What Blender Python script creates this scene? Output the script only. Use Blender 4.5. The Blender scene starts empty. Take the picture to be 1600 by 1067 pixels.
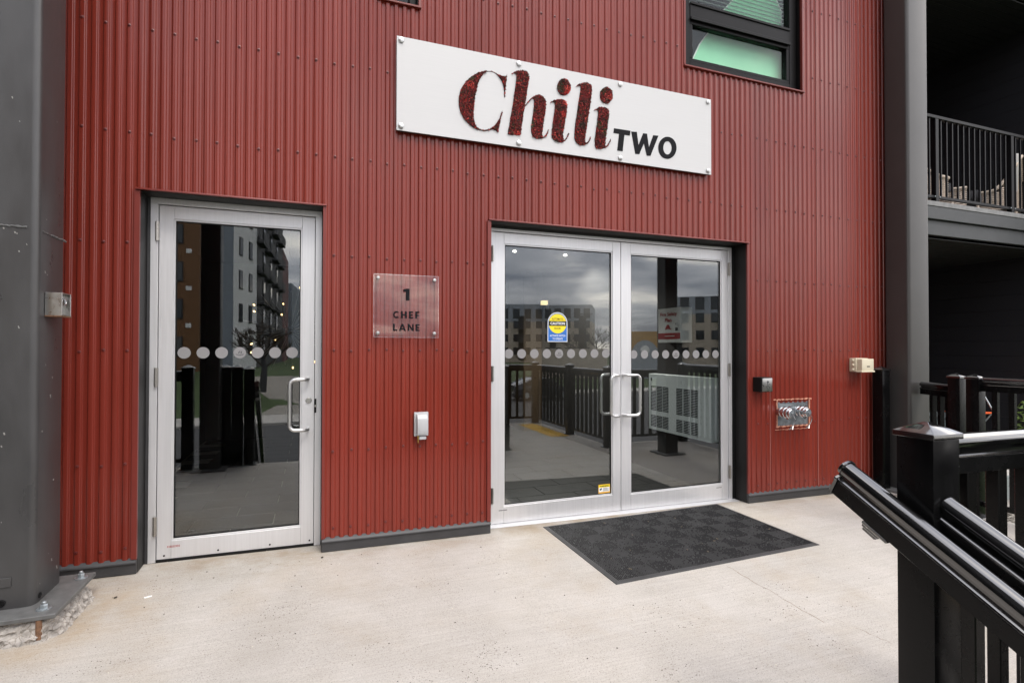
import bpy, bmesh, math, random
import numpy as np
from mathutils import Vector, Matrix
random.seed(7); rnd = random.Random(11)
sc = bpy.context.scene
C = sc.collection
R = math.radians

# ------------------------------------------------------------------ camera
cam_d = bpy.data.cameras.new("camera"); cam = bpy.data.objects.new("camera", cam_d); C.objects.link(cam)
cam_d.sensor_fit = 'HORIZONTAL'; cam_d.sensor_width = 36.0; cam_d.lens = 36.0 * 830.1 / 1600.0
cam_d.clip_start = 0.05; cam_d.clip_end = 1500
cam.location = (0, -3.8, 1.31)
cam.rotation_mode = 'QUATERNION'
cam.rotation_quaternion = (Matrix.Rotation(-R(20.479), 4, 'Z') @ Matrix.Rotation(R(90.685), 4, 'X') @ Matrix.Rotation(R(0.0725), 4, 'Z')).to_quaternion()
sc.camera = cam

# ------------------------------------------------------------------ sky, sun, exposure
SUN_EL, SUN_AZ = 52.0, 168.0          # azimuth clockwise from +Y
w = bpy.data.worlds.new("World"); sc.world = w; w.use_nodes = True
nt = w.node_tree; nt.nodes.clear(); N = nt.nodes.new; L = nt.links.new
out = N('ShaderNodeOutputWorld'); bg = N('ShaderNodeBackground'); bg.inputs['Strength'].default_value = 0.15
sky = N('ShaderNodeTexSky'); sky.sky_type = 'NISHITA'; sky.sun_disc = False
sky.sun_elevation = R(SUN_EL); sky.sun_rotation = R(SUN_AZ)
tc = N('ShaderNodeTexCoord'); sep = N('ShaderNodeSeparateXYZ'); L(tc.outputs['Generated'], sep.inputs[0])
ab = N('ShaderNodeMath'); ab.operation = 'ABSOLUTE'; L(sep.outputs['Z'], ab.inputs[0])
ad = N('ShaderNodeMath'); ad.operation = 'ADD'; ad.inputs[1].default_value = 0.16; L(ab.outputs[0], ad.inputs[0])
dx = N('ShaderNodeMath'); dx.operation = 'DIVIDE'; L(sep.outputs['X'], dx.inputs[0]); L(ad.outputs[0], dx.inputs[1])
dy = N('ShaderNodeMath'); dy.operation = 'DIVIDE'; L(sep.outputs['Y'], dy.inputs[0]); L(ad.outputs[0], dy.inputs[1])
cmb = N('ShaderNodeCombineXYZ'); L(dx.outputs[0], cmb.inputs[0]); L(dy.outputs[0], cmb.inputs[1])
nz = N('ShaderNodeTexNoise'); nz.inputs['Scale'].default_value = 1.15; nz.inputs['Detail'].default_value = 7; nz.inputs['Roughness'].default_value = 0.52
nz.inputs['Distortion'].default_value = 0.35; L(cmb.outputs[0], nz.inputs['Vector'])
cr = N('ShaderNodeValToRGB'); e = cr.color_ramp.elements
e[0].position = 0.35; e[0].color = (0.27, 0.285, 0.34, 1); e[1].position = 0.65; e[1].color = (1.45, 1.34, 1.22, 1)
m1 = e.new(0.52); m1.color = (0.64, 0.635, 0.675, 1)
L(nz.outputs['Fac'], cr.inputs[0])
vm = N('ShaderNodeVectorMath'); vm.operation = 'SCALE'; vm.inputs['Scale'].default_value = 14.0; L(cr.outputs[0], vm.inputs[0])
cie = N('ShaderNodeMapRange'); cie.inputs[1].default_value = 0.0; cie.inputs[2].default_value = 1.0; cie.inputs[3].default_value = 0.80; cie.inputs[4].default_value = 2.05   # overcast sky: brighter towards the zenith
L(ab.outputs[0], cie.inputs[0]); vz = N('ShaderNodeVectorMath'); vz.operation = 'SCALE'; L(vm.outputs[0], vz.inputs[0]); L(cie.outputs[0], vz.inputs['Scale'])
mx = N('ShaderNodeMixRGB'); mx.inputs[0].default_value = 0.9; L(sky.outputs[0], mx.inputs[1]); L(vz.outputs[0], mx.inputs[2])
L(mx.outputs[0], bg.inputs['Color']); L(bg.outputs[0], out.inputs[0])

sun_d = bpy.data.lights.new("sun", 'SUN'); sun_d.energy = 1.0; sun_d.angle = R(16); sun_d.color = (1.0, 0.95, 0.88)
sun = bpy.data.objects.new("sun", sun_d); C.objects.link(sun); sun.location = (0, -20, 30)
_d = Vector((math.sin(R(SUN_AZ)) * math.cos(R(SUN_EL)), math.cos(R(SUN_AZ)) * math.cos(R(SUN_EL)), math.sin(R(SUN_EL))))
sun.rotation_mode = 'QUATERNION'; sun.rotation_quaternion = _d.to_track_quat('Z', 'Y')

sc.view_settings.view_transform = 'Standard'; sc.view_settings.look = 'None'
sc.view_settings.exposure = 0.40; sc.view_settings.gamma = 1.0; sc.view_settings.use_curve_mapping = False
sc.render.engine = 'CYCLES'
sc.cycles.use_denoising = True
sc.cycles.max_bounces = 8; sc.cycles.transparent_max_bounces = 12; sc.cycles.glossy_bounces = 4
sc.cycles.sample_clamp_indirect = 6.0; sc.cycles.caustics_reflective = False; sc.cycles.caustics_refractive = False

# ------------------------------------------------------------------ materials
def M(name, col, rough=0.5, metal=0.0, spec=0.5, var=0.0, vscale=6.0, vstretch=None, bump=0.0, bscale=120.0, rvar=0.0, coat=0.0, emit=None, estr=0.0, detail=5):
    m = bpy.data.materials.new(name); m.use_nodes = True
    t = m.node_tree; b = t.nodes['Principled BSDF']
    b.inputs['Base Color'].default_value = (*col, 1); b.inputs['Roughness'].default_value = rough
    b.inputs['Metallic'].default_value = metal; b.inputs['Specular IOR Level'].default_value = spec
    if coat: b.inputs['Coat Weight'].default_value = coat; b.inputs['Coat Roughness'].default_value = 0.07
    if emit: b.inputs['Emission Color'].default_value = (*emit, 1); b.inputs['Emission Strength'].default_value = estr
    if var or bump or rvar:
        tcn = t.nodes.new('ShaderNodeTexCoord'); vec = tcn.outputs['Object']
        if vstretch:
            mp = t.nodes.new('ShaderNodeMapping'); mp.inputs['Scale'].default_value = vstretch; t.links.new(vec, mp.inputs[0]); vec = mp.outputs[0]
        n = t.nodes.new('ShaderNodeTexNoise'); n.inputs['Scale'].default_value = vscale; n.inputs['Detail'].default_value = detail; n.inputs['Roughness'].default_value = 0.62
        t.links.new(vec, n.inputs['Vector'])
        if var:
            r = t.nodes.new('ShaderNodeValToRGB'); r.color_ramp.elements[0].position = 0.28; r.color_ramp.elements[1].position = 0.72
            r.color_ramp.elements[0].color = (*[c * (1 - var) for c in col], 1); r.color_ramp.elements[1].color = (*[min(1, c * (1 + var)) for c in col], 1)
            t.links.new(n.outputs['Fac'], r.inputs[0]); t.links.new(r.outputs[0], b.inputs['Base Color'])
        if rvar:
            mr = t.nodes.new('ShaderNodeMapRange'); mr.inputs[1].default_value = 0.3; mr.inputs[2].default_value = 0.7
            mr.inputs[3].default_value = max(0.02, rough - rvar); mr.inputs[4].default_value = min(1, rough + rvar)
            t.links.new(n.outputs['Fac'], mr.inputs[0]); t.links.new(mr.outputs[0], b.inputs['Roughness'])
        if bump:
            n2 = t.nodes.new('ShaderNodeTexNoise'); n2.inputs['Scale'].default_value = bscale; n2.inputs['Detail'].default_value = 3
            t.links.new(tcn.outputs['Object'], n2.inputs['Vector'])
            bp = t.nodes.new('ShaderNodeBump'); bp.inputs['Strength'].default_value = bump; bp.inputs['Distance'].default_value = 0.004
            t.links.new(n2.outputs['Fac'], bp.inputs['Height']); t.links.new(bp.outputs[0], b.inputs['Normal'])
    return m

def glass_mat(name, tint, f0, wave=0.0):
    m = bpy.data.materials.new(name); m.use_nodes = True; t = m.node_tree; t.nodes.clear()
    o = t.nodes.new('ShaderNodeOutputMaterial'); mix = t.nodes.new('ShaderNodeMixShader')
    tr = t.nodes.new('ShaderNodeBsdfTransparent'); tr.inputs[0].default_value = (*tint, 1)
    gl = t.nodes.new('ShaderNodeBsdfGlossy'); gl.inputs['Roughness'].default_value = 0.0; gl.inputs['Color'].default_value = (0.97, 0.99, 1, 1)
    lw = t.nodes.new('ShaderNodeLayerWeight'); lw.inputs['Blend'].default_value = 0.5
    pw = t.nodes.new('ShaderNodeMath'); pw.operation = 'POWER'; pw.inputs[1].default_value = 5.0; t.links.new(lw.outputs['Facing'], pw.inputs[0])
    mr = t.nodes.new('ShaderNodeMapRange'); mr.inputs[3].default_value = f0; mr.inputs[4].default_value = 1.0
    t.links.new(pw.outputs[0], mr.inputs[0]); t.links.new(mr.outputs[0], mix.inputs[0])
    if wave:
        tcn = t.nodes.new('ShaderNodeTexCoord'); n = t.nodes.new('ShaderNodeTexNoise'); n.inputs['Scale'].default_value = 2.2; n.inputs['Detail'].default_value = 1
        t.links.new(tcn.outputs['Object'], n.inputs['Vector'])
        bp = t.nodes.new('ShaderNodeBump'); bp.inputs['Strength'].default_value = wave; bp.inputs['Distance'].default_value = 0.002
        t.links.new(n.outputs['Fac'], bp.inputs['Height']); t.links.new(bp.outputs[0], gl.inputs['Normal'])
    t.links.new(tr.outputs[0], mix.inputs[1]); t.links.new(gl.outputs[0], mix.inputs[2]); t.links.new(mix.outputs[0], o.inputs[0])
    return m

def concrete_mat(name, col, stain=(0.36, 0.27, 0.16)):
    m = bpy.data.materials.new(name); m.use_nodes = True; t = m.node_tree; b = t.nodes['Principled BSDF']
    b.inputs['Roughness'].default_value = 0.85; b.inputs['Specular IOR Level'].default_value = 0.25
    tcn = t.nodes.new('ShaderNodeTexCoord'); V = tcn.outputs['Object']
    def noise(scale, det=6, rough=0.6, vec=V):
        n = t.nodes.new('ShaderNodeTexNoise'); n.inputs['Scale'].default_value = scale; n.inputs['Detail'].default_value = det; n.inputs['Roughness'].default_value = rough
        t.links.new(vec, n.inputs['Vector']); return n.outputs['Fac']
    def ramp(fac, stops):
        r = t.nodes.new('ShaderNodeValToRGB'); el = r.color_ramp.elements
        el[0].position, el[0].color = stops[0][0], (*stops[0][1], 1); el[1].position, el[1].color = stops[-1][0], (*stops[-1][1], 1)
        for p, c in stops[1:-1]:
            q = el.new(p); q.color = (*c, 1)
        t.links.new(fac, r.inputs[0]); return r.outputs[0]
    def mixc(mode, f, a, bb):
        x = t.nodes.new('ShaderNodeMixRGB'); x.blend_type = mode
        if isinstance(f, float): x.inputs[0].default_value = f
        else: t.links.new(f, x.inputs[0])
        t.links.new(a, x.inputs[1])
        if isinstance(bb, tuple): x.inputs[2].default_value = (*bb, 1)
        else: t.links.new(bb, x.inputs[2])
        return x.outputs[0]
    k = lambda s: tuple(min(1, c * s) for c in col)
    base = ramp(noise(1.1, 8), [(0.30, k(0.87)), (0.68, k(1.05))])
    base = mixc('MULTIPLY', 0.8, base, ramp(noise(150, 2), [(0.35, (0.88, 0.87, 0.86)), (0.65, (1.06, 1.06, 1.06))]))
    base = mixc('MULTIPLY', 1.0, base, ramp(noise(230, 2), [(0.31, (0.36, 0.34, 0.33)), (0.40, (1, 1, 1))]))
    st = ramp(noise(0.9, 6, 0.7), [(0.52, (0, 0, 0)), (0.74, (0.34, 0.34, 0.34))])
    base = mixc('MIX', st, base, stain)
    sp = t.nodes.new('ShaderNodeSeparateXYZ'); t.links.new(V, sp.inputs[0])          # dirt gathered along the foot of the wall
    mr = t.nodes.new('ShaderNodeMapRange'); mr.inputs[1].default_value = -0.30; mr.inputs[2].default_value = 0.02; t.links.new(sp.outputs['Y'], mr.inputs[0])
    dirt = t.nodes.new('ShaderNodeMath'); dirt.operation = 'MULTIPLY'; t.links.new(mr.outputs[0], dirt.inputs[0]); t.links.new(ramp(noise(3.5, 6, 0.65), [(0.35, (0, 0, 0)), (0.75, (0.75, 0.75, 0.75))]), dirt.inputs[1])
    base = mixc('MIX', dirt.outputs[0], base, (0.27, 0.20, 0.12))
    ds = t.nodes.new('ShaderNodeVectorMath'); ds.operation = 'DISTANCE'; ds.inputs[1].default_value = (-1.25, -0.5, -0.05); t.links.new(V, ds.inputs[0])   # rust-tinted seep round the column pad
    md = t.nodes.new('ShaderNodeMapRange'); md.inputs[1].default_value = 0.62; md.inputs[2].default_value = 0.22; t.links.new(ds.outputs['Value'], md.inputs[0])
    d2 = t.nodes.new('ShaderNodeMath'); d2.operation = 'MULTIPLY'; t.links.new(md.outputs[0], d2.inputs[0]); t.links.new(ramp(noise(5, 6, 0.6), [(0.3, (0, 0, 0)), (0.7, (0.7, 0.7, 0.7))]), d2.inputs[1])
    base = mixc('MIX', d2.outputs[0], base, (0.36, 0.25, 0.12))
    base = mixc('MULTIPLY', 0.8, base, ramp(noise(2.6, 9, 0.72), [(0.32, (0.90, 0.885, 0.86)), (0.62, (1.04, 1.04, 1.05))]))
    mp = t.nodes.new('ShaderNodeMapping'); mp.inputs['Rotation'].default_value = (0, 0, R(28)); mp.inputs['Scale'].default_value = (2, 95, 2); t.links.new(V, mp.inputs[0])
    broom = noise(1.0, 2, 0.5, mp.outputs[0])
    base = mixc('MULTIPLY', 0.5, base, ramp(broom, [(0.3, (0.84, 0.835, 0.83)), (0.7, (1.05, 1.05, 1.05))]))
    t.links.new(base, b.inputs['Base Color'])
    bp = t.nodes.new('ShaderNodeBump'); bp.inputs['Strength'].default_value = 0.3; bp.inputs['Distance'].default_value = 0.002; t.links.new(noise(260, 3), bp.inputs['Height'])
    bp2 = t.nodes.new('ShaderNodeBump'); bp2.inputs['Strength'].default_value = 0.3; bp2.inputs['Distance'].default_value = 0.002; t.links.new(broom, bp2.inputs['Height']); t.links.new(bp.outputs[0], bp2.inputs['Normal'])
    t.links.new(bp2.outputs[0], b.inputs['Normal'])
    return m

REDS = [M('red_paint_%s' % n, c, 0.19, 0, 0.42, var=0.12, vscale=1.0, vstretch=(5, 5, 0.35), rvar=0.05, detail=3) for n, c in (('a', (0.190, 0.0272, 0.0172)), ('b', (0.182, 0.0263, 0.0168)), ('c', (0.198, 0.0287, 0.0182)))]
EDGE = M('pale_sheet_edge', (0.46, 0.20, 0.17), 0.5)
RED_TRIM = M('red_trim_paint', (0.165, 0.024, 0.017), 0.36, var=0.08, vscale=4)
SCREW = M('red_screw', (0.115, 0.016, 0.013), 0.35)
CHAR = M('charcoal_flashing', (0.040, 0.040, 0.042), 0.45, 0, 0.5, var=0.2, vscale=8, bump=0.04)
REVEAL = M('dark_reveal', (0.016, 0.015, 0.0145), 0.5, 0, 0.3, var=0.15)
STEEL = M('grey_painted_steel', (0.052, 0.051, 0.051), 0.33, 0, 0.6, var=0.12, vscale=3, vstretch=(3, 3, 1), bump=0.10, bscale=170, rvar=0.07)
STEELR = M('warm_grey_painted_steel', (0.045, 0.0425, 0.0405), 0.36, 0, 0.5, var=0.12, vscale=3, bump=0.10, bscale=170)
ALU = M('brushed_aluminium', (0.70, 0.70, 0.71), 0.40, 0.55, 0.5, var=0.05, vscale=2, vstretch=(40, 40, 1.2), rvar=0.05)
ALU2 = M('satin_handle', (0.66, 0.66, 0.65), 0.3, 0.95, rvar=0.04)
HINGE = M('hinge_steel', (0.42, 0.40, 0.37), 0.3, 0.95)
GASKET = M('black_gasket', (0.007, 0.007, 0.007), 0.5, 0, 0.25)
GLASS = glass_mat('door_glass', (0.86, 0.88, 0.87), 0.10, 0.05)
CLEARG = glass_mat('window_glass', (0.94, 0.97, 0.95), 0.02, 0.02)
ACRYL = glass_mat('acrylic', (0.985, 0.975, 0.975), 0.03)
DOT = M('frosted_vinyl', (0.235, 0.23, 0.232), 0.7, var=0.06, vscale=200)
INK = M('dark_print', (0.06, 0.06, 0.065), 0.6)
SIGNW = M('white_sign_panel', (0.57, 0.57, 0.572), 0.42, 0.0, 0.5, var=0.025, vscale=3, vstretch=(1, 1, 60), rvar=0.03)
SIGNEDGE = M('dark_sign_edge', (0.03, 0.03, 0.03), 0.5)
BOLT = M('polished_bolt', (0.55, 0.55, 0.54), 0.28, 1.0)
BLK_LET = M('black_letter', (0.010, 0.010, 0.012), 0.7, 0, 0.12)
PETALS = [M('dried_petal_%s' % n, c, 0.75) for n, c in [('crimson', (0.22, 0.012, 0.014)), ('scarlet', (0.50, 0.03, 0.025)), ('maroon', (0.085, 0.010, 0.010)), ('brown', (0.040, 0.020, 0.010)), ('olive', (0.06, 0.055, 0.02)), ('coral', (0.62, 0.08, 0.06))]]
BLACKM = M('gloss_black_rail', (0.004, 0.004, 0.0042), 0.13, 0, 1.0, rvar=0.04, var=0.25, vscale=9, coat=1.0)
POSTM = M('black_post_paint', (0.0035, 0.0035, 0.0037), 0.24, 0, 0.18, rvar=0.08, var=0.3, vscale=7)
PICKM = M('satin_black_picket', (0.0042, 0.0040, 0.0039), 0.26, 0, 0.22, rvar=0.06, vscale=12)
CONC = concrete_mat('broom_concrete', (0.495, 0.474, 0.438))
ROUGHC = M('chipped_concrete', (0.37, 0.345, 0.315), 0.95, 0, 0.2, var=0.4, vscale=26, bump=1.0, bscale=70)
def _fissures(m):
    t = m.node_tree; b = t.nodes['Principled BSDF']; tcn = t.nodes.new('ShaderNodeTexCoord'); v = t.nodes.new('ShaderNodeTexVoronoi'); v.feature = 'DISTANCE_TO_EDGE'; v.inputs['Scale'].default_value = 26
    n = t.nodes.new('ShaderNodeTexNoise'); n.inputs['Scale'].default_value = 9; mxv = t.nodes.new('ShaderNodeMixRGB'); mxv.inputs[0].default_value = 0.12
    t.links.new(tcn.outputs['Object'], n.inputs['Vector']); t.links.new(tcn.outputs['Object'], mxv.inputs[1]); t.links.new(n.outputs['Color'], mxv.inputs[2]); t.links.new(mxv.outputs[0], v.inputs['Vector'])
    r = t.nodes.new('ShaderNodeValToRGB'); r.color_ramp.elements[0].position = 0.0; r.color_ramp.elements[0].color = (0.45, 0.42, 0.38, 1); r.color_ramp.elements[1].position = 0.05; r.color_ramp.elements[1].color = (1, 1, 1, 1)
    t.links.new(v.outputs['Distance'], r.inputs[0]); src = b.inputs['Base Color'].links[0].from_socket
    mu = t.nodes.new('ShaderNodeMixRGB'); mu.blend_type = 'MULTIPLY'; mu.inputs[0].default_value = 0.8; t.links.new(src, mu.inputs[1]); t.links.new(r.outputs[0], mu.inputs[2]); t.links.new(mu.outputs[0], b.inputs['Base Color'])
_fissures(ROUGHC)
PLATE = M('grey_base_plate', (0.12, 0.122, 0.12), 0.5, 0, 0.5, var=0.3, vscale=14, bump=0.1, bscale=60)
GALV = M('galvanised_bolt', (0.42, 0.46, 0.48), 0.42, 0.8, var=0.25, vscale=60)
RUST = M('rusty_bolt', (0.17, 0.09, 0.05), 0.85, var=0.5, vscale=70)
RUBBER = M('black_rubber', (0.017, 0.017, 0.018), 0.7, 0, 0.25, var=0.35, vscale=5)
RUBBER2 = M('grey_rubber', (0.043, 0.043, 0.044), 0.62, 0, 0.4, var=0.3, vscale=6)
WHITEP = M('white_plastic', (0.46, 0.47, 0.48), 0.38, var=0.05)
BEIGE = M('beige_plastic', (0.62, 0.56, 0.42), 0.5, var=0.05)
BEIGED = M('beige_shadow_slot', (0.10, 0.09, 0.07), 0.6)
STAIN_ST = M('stainless', (0.50, 0.49, 0.47), 0.3, 1.0, var=0.1, vscale=30, rvar=0.06)
CHROME = M('chrome', (0.64, 0.64, 0.65), 0.12, 1.0, var=0.3, vscale=40)
DULLST = M('dull_plate', (0.20, 0.22, 0.235), 0.5, 0.5, var=0.35, vscale=30)
TORN = M('torn_sealant', (0.62, 0.30, 0.20), 0.85, var=0.3, vscale=60)
BRASS = M('brass', (0.55, 0.38, 0.10), 0.35, 1.0)
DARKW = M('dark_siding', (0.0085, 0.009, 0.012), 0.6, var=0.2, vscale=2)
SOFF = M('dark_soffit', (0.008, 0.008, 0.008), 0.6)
FASC = M('grey_fascia', (0.040, 0.043, 0.045), 0.5, var=0.15, vscale=5)
FASCL = M('pale_slab_edge', (0.20, 0.20, 0.20), 0.7, var=0.25, vscale=15)
BALRAIL = M('charcoal_balcony_rail', (0.006, 0.006, 0.007), 0.4, 0, 0.2)
WFRAME = M('black_window_frame', (0.005, 0.0046, 0.0048), 0.42, 0, 0.18, var=0.15)
MINT = M('mint_panel', (0.31, 0.74, 0.47), 0.6, var=0.10, vscale=2.0)
MINTRIM = M('pale_rim', (0.85, 0.88, 0.85), 0.6)
BLIND = M('pale_blind', (0.36, 0.42, 0.40), 0.55)
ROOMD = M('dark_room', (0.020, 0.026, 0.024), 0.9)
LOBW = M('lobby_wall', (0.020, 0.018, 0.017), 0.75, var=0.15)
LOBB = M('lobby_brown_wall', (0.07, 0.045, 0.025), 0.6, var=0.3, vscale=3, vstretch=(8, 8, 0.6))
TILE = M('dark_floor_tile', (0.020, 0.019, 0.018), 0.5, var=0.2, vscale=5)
GROUT = M('pale_grout', (0.42, 0.40, 0.36), 0.9)
HEAT = M('heater_enamel', (0.74, 0.80, 0.81), 0.4)
SLOT = M('heater_slot', (0.05, 0.055, 0.06), 0.6)
BULB = M('warm_bulb', (1, 0.8, 0.5), 0.4, emit=(1.0, 0.62, 0.26), estr=5.0)
DOWN = M('downlight_lens', (1, 1, 1), 0.4, emit=(1.0, 0.95, 0.85), estr=6.0)
SCON = M('sconce_shade', (1, 0.85, 0.5), 0.4, emit=(1.0, 0.78, 0.38), estr=1.1)
YEL = M('yellow_vinyl', (0.82, 0.66, 0.02), 0.5); BLUE = M('blue_vinyl', (0.02, 0.14, 0.48), 0.5); WHT = M('white_vinyl', (0.80, 0.80, 0.78), 0.5)
CREAMY = M('orange_vinyl', (0.85, 0.47, 0.06), 0.5); SIGRED = M('red_band', (0.36, 0.012, 0.016), 0.5); BOXW = M('white_enamel_box', (0.88, 0.90, 0.89), 0.4)
GRASSM = M('lawn', (0.038, 0.066, 0.013), 0.9, var=0.45, vscale=3, bump=0.6, bscale=40)
GRAVM = M('gravel_bed', (0.26, 0.24, 0.21), 0.95, var=0.5, vscale=55, bump=0.8, bscale=60)
ASPH = M('asphalt', (0.055, 0.055, 0.057), 0.9, var=0.2, vscale=30, bump=0.2)
SIDEW = M('pavement_concrete', (0.42, 0.40, 0.37), 0.9, var=0.12, vscale=4)
TACT = M('yellow_tactile', (0.62, 0.36, 0.03), 0.7, var=0.1)
SKIRT = M('grey_green_skirt', (0.20, 0.225, 0.22), 0.6, var=0.1)

# ------------------------------------------------------------------ mesh helpers
class MB:
    def __init__(s): s.v = []; s.f = []; s.m = []
    def add(s, vs, fs, mi=0):
        o = len(s.v); s.v.extend([tuple(map(float, p)) for p in vs]); s.f.extend([tuple(i + o for i in q) for q in fs]); s.m.extend([mi] * len(fs)); return s
    def box(s, x0, x1, y0, y1, z0, z1, mi=0):
        vs = [(x0, y0, z0), (x1, y0, z0), (x1, y1, z0), (x0, y1, z0), (x0, y0, z1), (x1, y0, z1), (x1, y1, z1), (x0, y1, z1)]
        return s.hexa(vs, mi)
    def hexa(s, vs, mi=0):
        return s.add(vs, [(0, 3, 2, 1), (4, 5, 6, 7), (0, 1, 5, 4), (1, 2, 6, 5), (2, 3, 7, 6), (3, 0, 4, 7)], mi)
    def obox(s, c, ax, h, mi=0):
        c = Vector(c); a = [Vector(q).normalized() * k for q, k in zip(ax, h)]
        sg = [(-1, -1, -1), (1, -1, -1), (1, 1, -1), (-1, 1, -1), (-1, -1, 1), (1, -1, 1), (1, 1, 1), (-1, 1, 1)]
        return s.hexa([c + a[0] * i + a[1] * j + a[2] * k for i, j, k in sg], mi)
    def prism(s, poly, fn, d0, d1, mi=0):
        n = len(poly)
        vs = [fn(p[0], p[1], d0) for p in poly] + [fn(p[0], p[1], d1) for p in poly]
        return s.add(vs, [tuple(range(n)), tuple(range(2 * n - 1, n - 1, -1))] + [(i, i + n, (i + 1) % n + n, (i + 1) % n) for i in range(n)], mi)
    def sweep(s, prof, p0, p1, side, up, mi=0):
        p0, p1, side, up = Vector(p0), Vector(p1), Vector(side), Vector(up)
        return s.prism(prof, lambda a, b, d: (p1 if d else p0) + side * a + up * b, 0, 1, mi)
    def tube(s, pts, r, n=8, mi=0, cap=True):
        P = [Vector(p) for p in pts]; rs = r if isinstance(r, (list, tuple)) else [r] * len(P)
        rings = []; prev = None
        for i, p in enumerate(P):
            t = (P[min(i + 1, len(P) - 1)] - P[max(i - 1, 0)]).normalized()
            if prev is None: u = t.orthogonal().normalized()
            else: u = (prev - t * prev.dot(t)).normalized()
            prev = u; w2 = t.cross(u)
            rings.append([p + (u * math.cos(2 * math.pi * k / n) + w2 * math.sin(2 * math.pi * k / n)) * rs[i] for k in range(n)])
        vs = [q for r_ in rings for q in r_]; fs = []
        for i in range(len(P) - 1):
            for k in range(n): fs.append((i * n + k, i * n + (k + 1) % n, (i + 1) * n + (k + 1) % n, (i + 1) * n + k))
        if cap: fs += [tuple(range(n - 1, -1, -1)), tuple((len(P) - 1) * n + k for k in range(n))]
        return s.add(vs, fs, mi)
    def lathe(s, prof, c, axis=(0, 0, 1), n=16, mi=0):
        ax = Vector(axis).normalized(); u = ax.orthogonal().normalized(); w2 = ax.cross(u); c = Vector(c)
        vs = []; fs = []
        for r, h in prof:
            for k in range(n): vs.append(c + ax * h + (u * math.cos(2 * math.pi * k / n) + w2 * math.sin(2 * math.pi * k / n)) * r)
        for i in range(len(prof) - 1):
            for k in range(n): fs.append((i * n + k, i * n + (k + 1) % n, (i + 1) * n + (k + 1) % n, (i + 1) * n + k))
        fs += [tuple(range(n - 1, -1, -1)), tuple((len(prof) - 1) * n + k for k in range(n))]
        return s.add(vs, fs, mi)
    def mesh(s, name, mats, bevel=0.0, smooth=35, seg=1, recalc=True):
        me = bpy.data.meshes.new(name); me.from_pydata(s.v, [], s.f)
        mats = mats if isinstance(mats, (list, tuple)) else [mats]
        for m in mats: me.materials.append(m)
        if len(mats) > 1: me.polygons.foreach_set('material_index', s.m)
        if recalc or bevel:
            bm = bmesh.new(); bm.from_mesh(me)
            if recalc: bmesh.ops.recalc_face_normals(bm, faces=bm.faces)
            if bevel:
                es = [ed for ed in bm.edges if len(ed.link_faces) == 2 and ed.calc_face_angle(0) > R(25)]
                bmesh.ops.bevel(bm, geom=es, offset=bevel, segments=seg, profile=0.6, affect='EDGES', clamp_overlap=True)
            bm.to_mesh(me); bm.free()
        if smooth:
            me.polygons.foreach_set('use_smooth', [True] * len(me.polygons)); me.set_sharp_from_angle(angle=R(smooth))
        me.update(); return me
    def build(s, name, mats, parent=None, bevel=0.0, smooth=35, seg=1, recalc=True):
        return link(name, s.mesh(name, mats, bevel, smooth, seg, recalc), parent)

def link(name, me, parent=None, loc=(0, 0, 0)):
    o = bpy.data.objects.new(name, me); C.objects.link(o); o.location = loc
    if parent is not None:
        o.parent = parent
        if parent.parent is None: o.matrix_parent_inverse = Matrix.Translation(-Vector(parent.location))
    return o
def thing(name, label, cat, loc=(0, 0, 0), group=None):
    o = bpy.data.objects.new(name, None); C.objects.link(o); o.location = loc; o.empty_display_size = 0.1
    o['label'] = label; o['category'] = cat
    if group: o['group'] = group
    return o
def tag(o, label, cat, group=None):
    o['label'] = label; o['category'] = cat
    if group: o['group'] = group
    return o
def struct(o): o['kind'] = 'structure'; return o
def stuff(o): o['kind'] = 'stuff'; return o
def wallmap(y): return lambda a, b, d: (a, y + d, b)
_tc = {}
def text_faces(body, bold=0.0, spacing=1.0):
    key = (body, bold, spacing)
    if key in _tc: return _tc[key]
    cu = bpy.data.curves.new('txt', 'FONT'); cu.body = body; cu.size = 1.0; cu.offset = bold; cu.resolution_u = 3; cu.space_character = spacing; cu.fill_mode = 'FRONT'
    o = bpy.data.objects.new('txt', cu); C.objects.link(o)
    dg = bpy.context.evaluated_depsgraph_get(); me = o.evaluated_get(dg).to_mesh()
    vs = [tuple(v.co[:2]) for v in me.vertices]; fs = [tuple(p.vertices) for p in me.polygons]
    bpy.data.objects.remove(o); bpy.data.curves.remove(cu)
    a = np.array(vs); lo, hi = a.min(0), a.max(0); a = (a - lo) / (hi - lo)
    _tc[key] = (a.tolist(), fs); return _tc[key]
def put_text(mb, body, org, rt, up, wd, ht, bold=0.02, mi=0, spacing=1.0):
    """flat lettering filling a wd x ht box whose lower left corner is org"""
    vs, fs = text_faces(body, bold, spacing); org, rt, up = Vector(org), Vector(rt), Vector(up)
    mb.add([org + rt * (a * wd) + up * (b * ht) for a, b in vs], fs, mi)
def g(x): return -0.063 - 0.0115 * x
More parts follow.
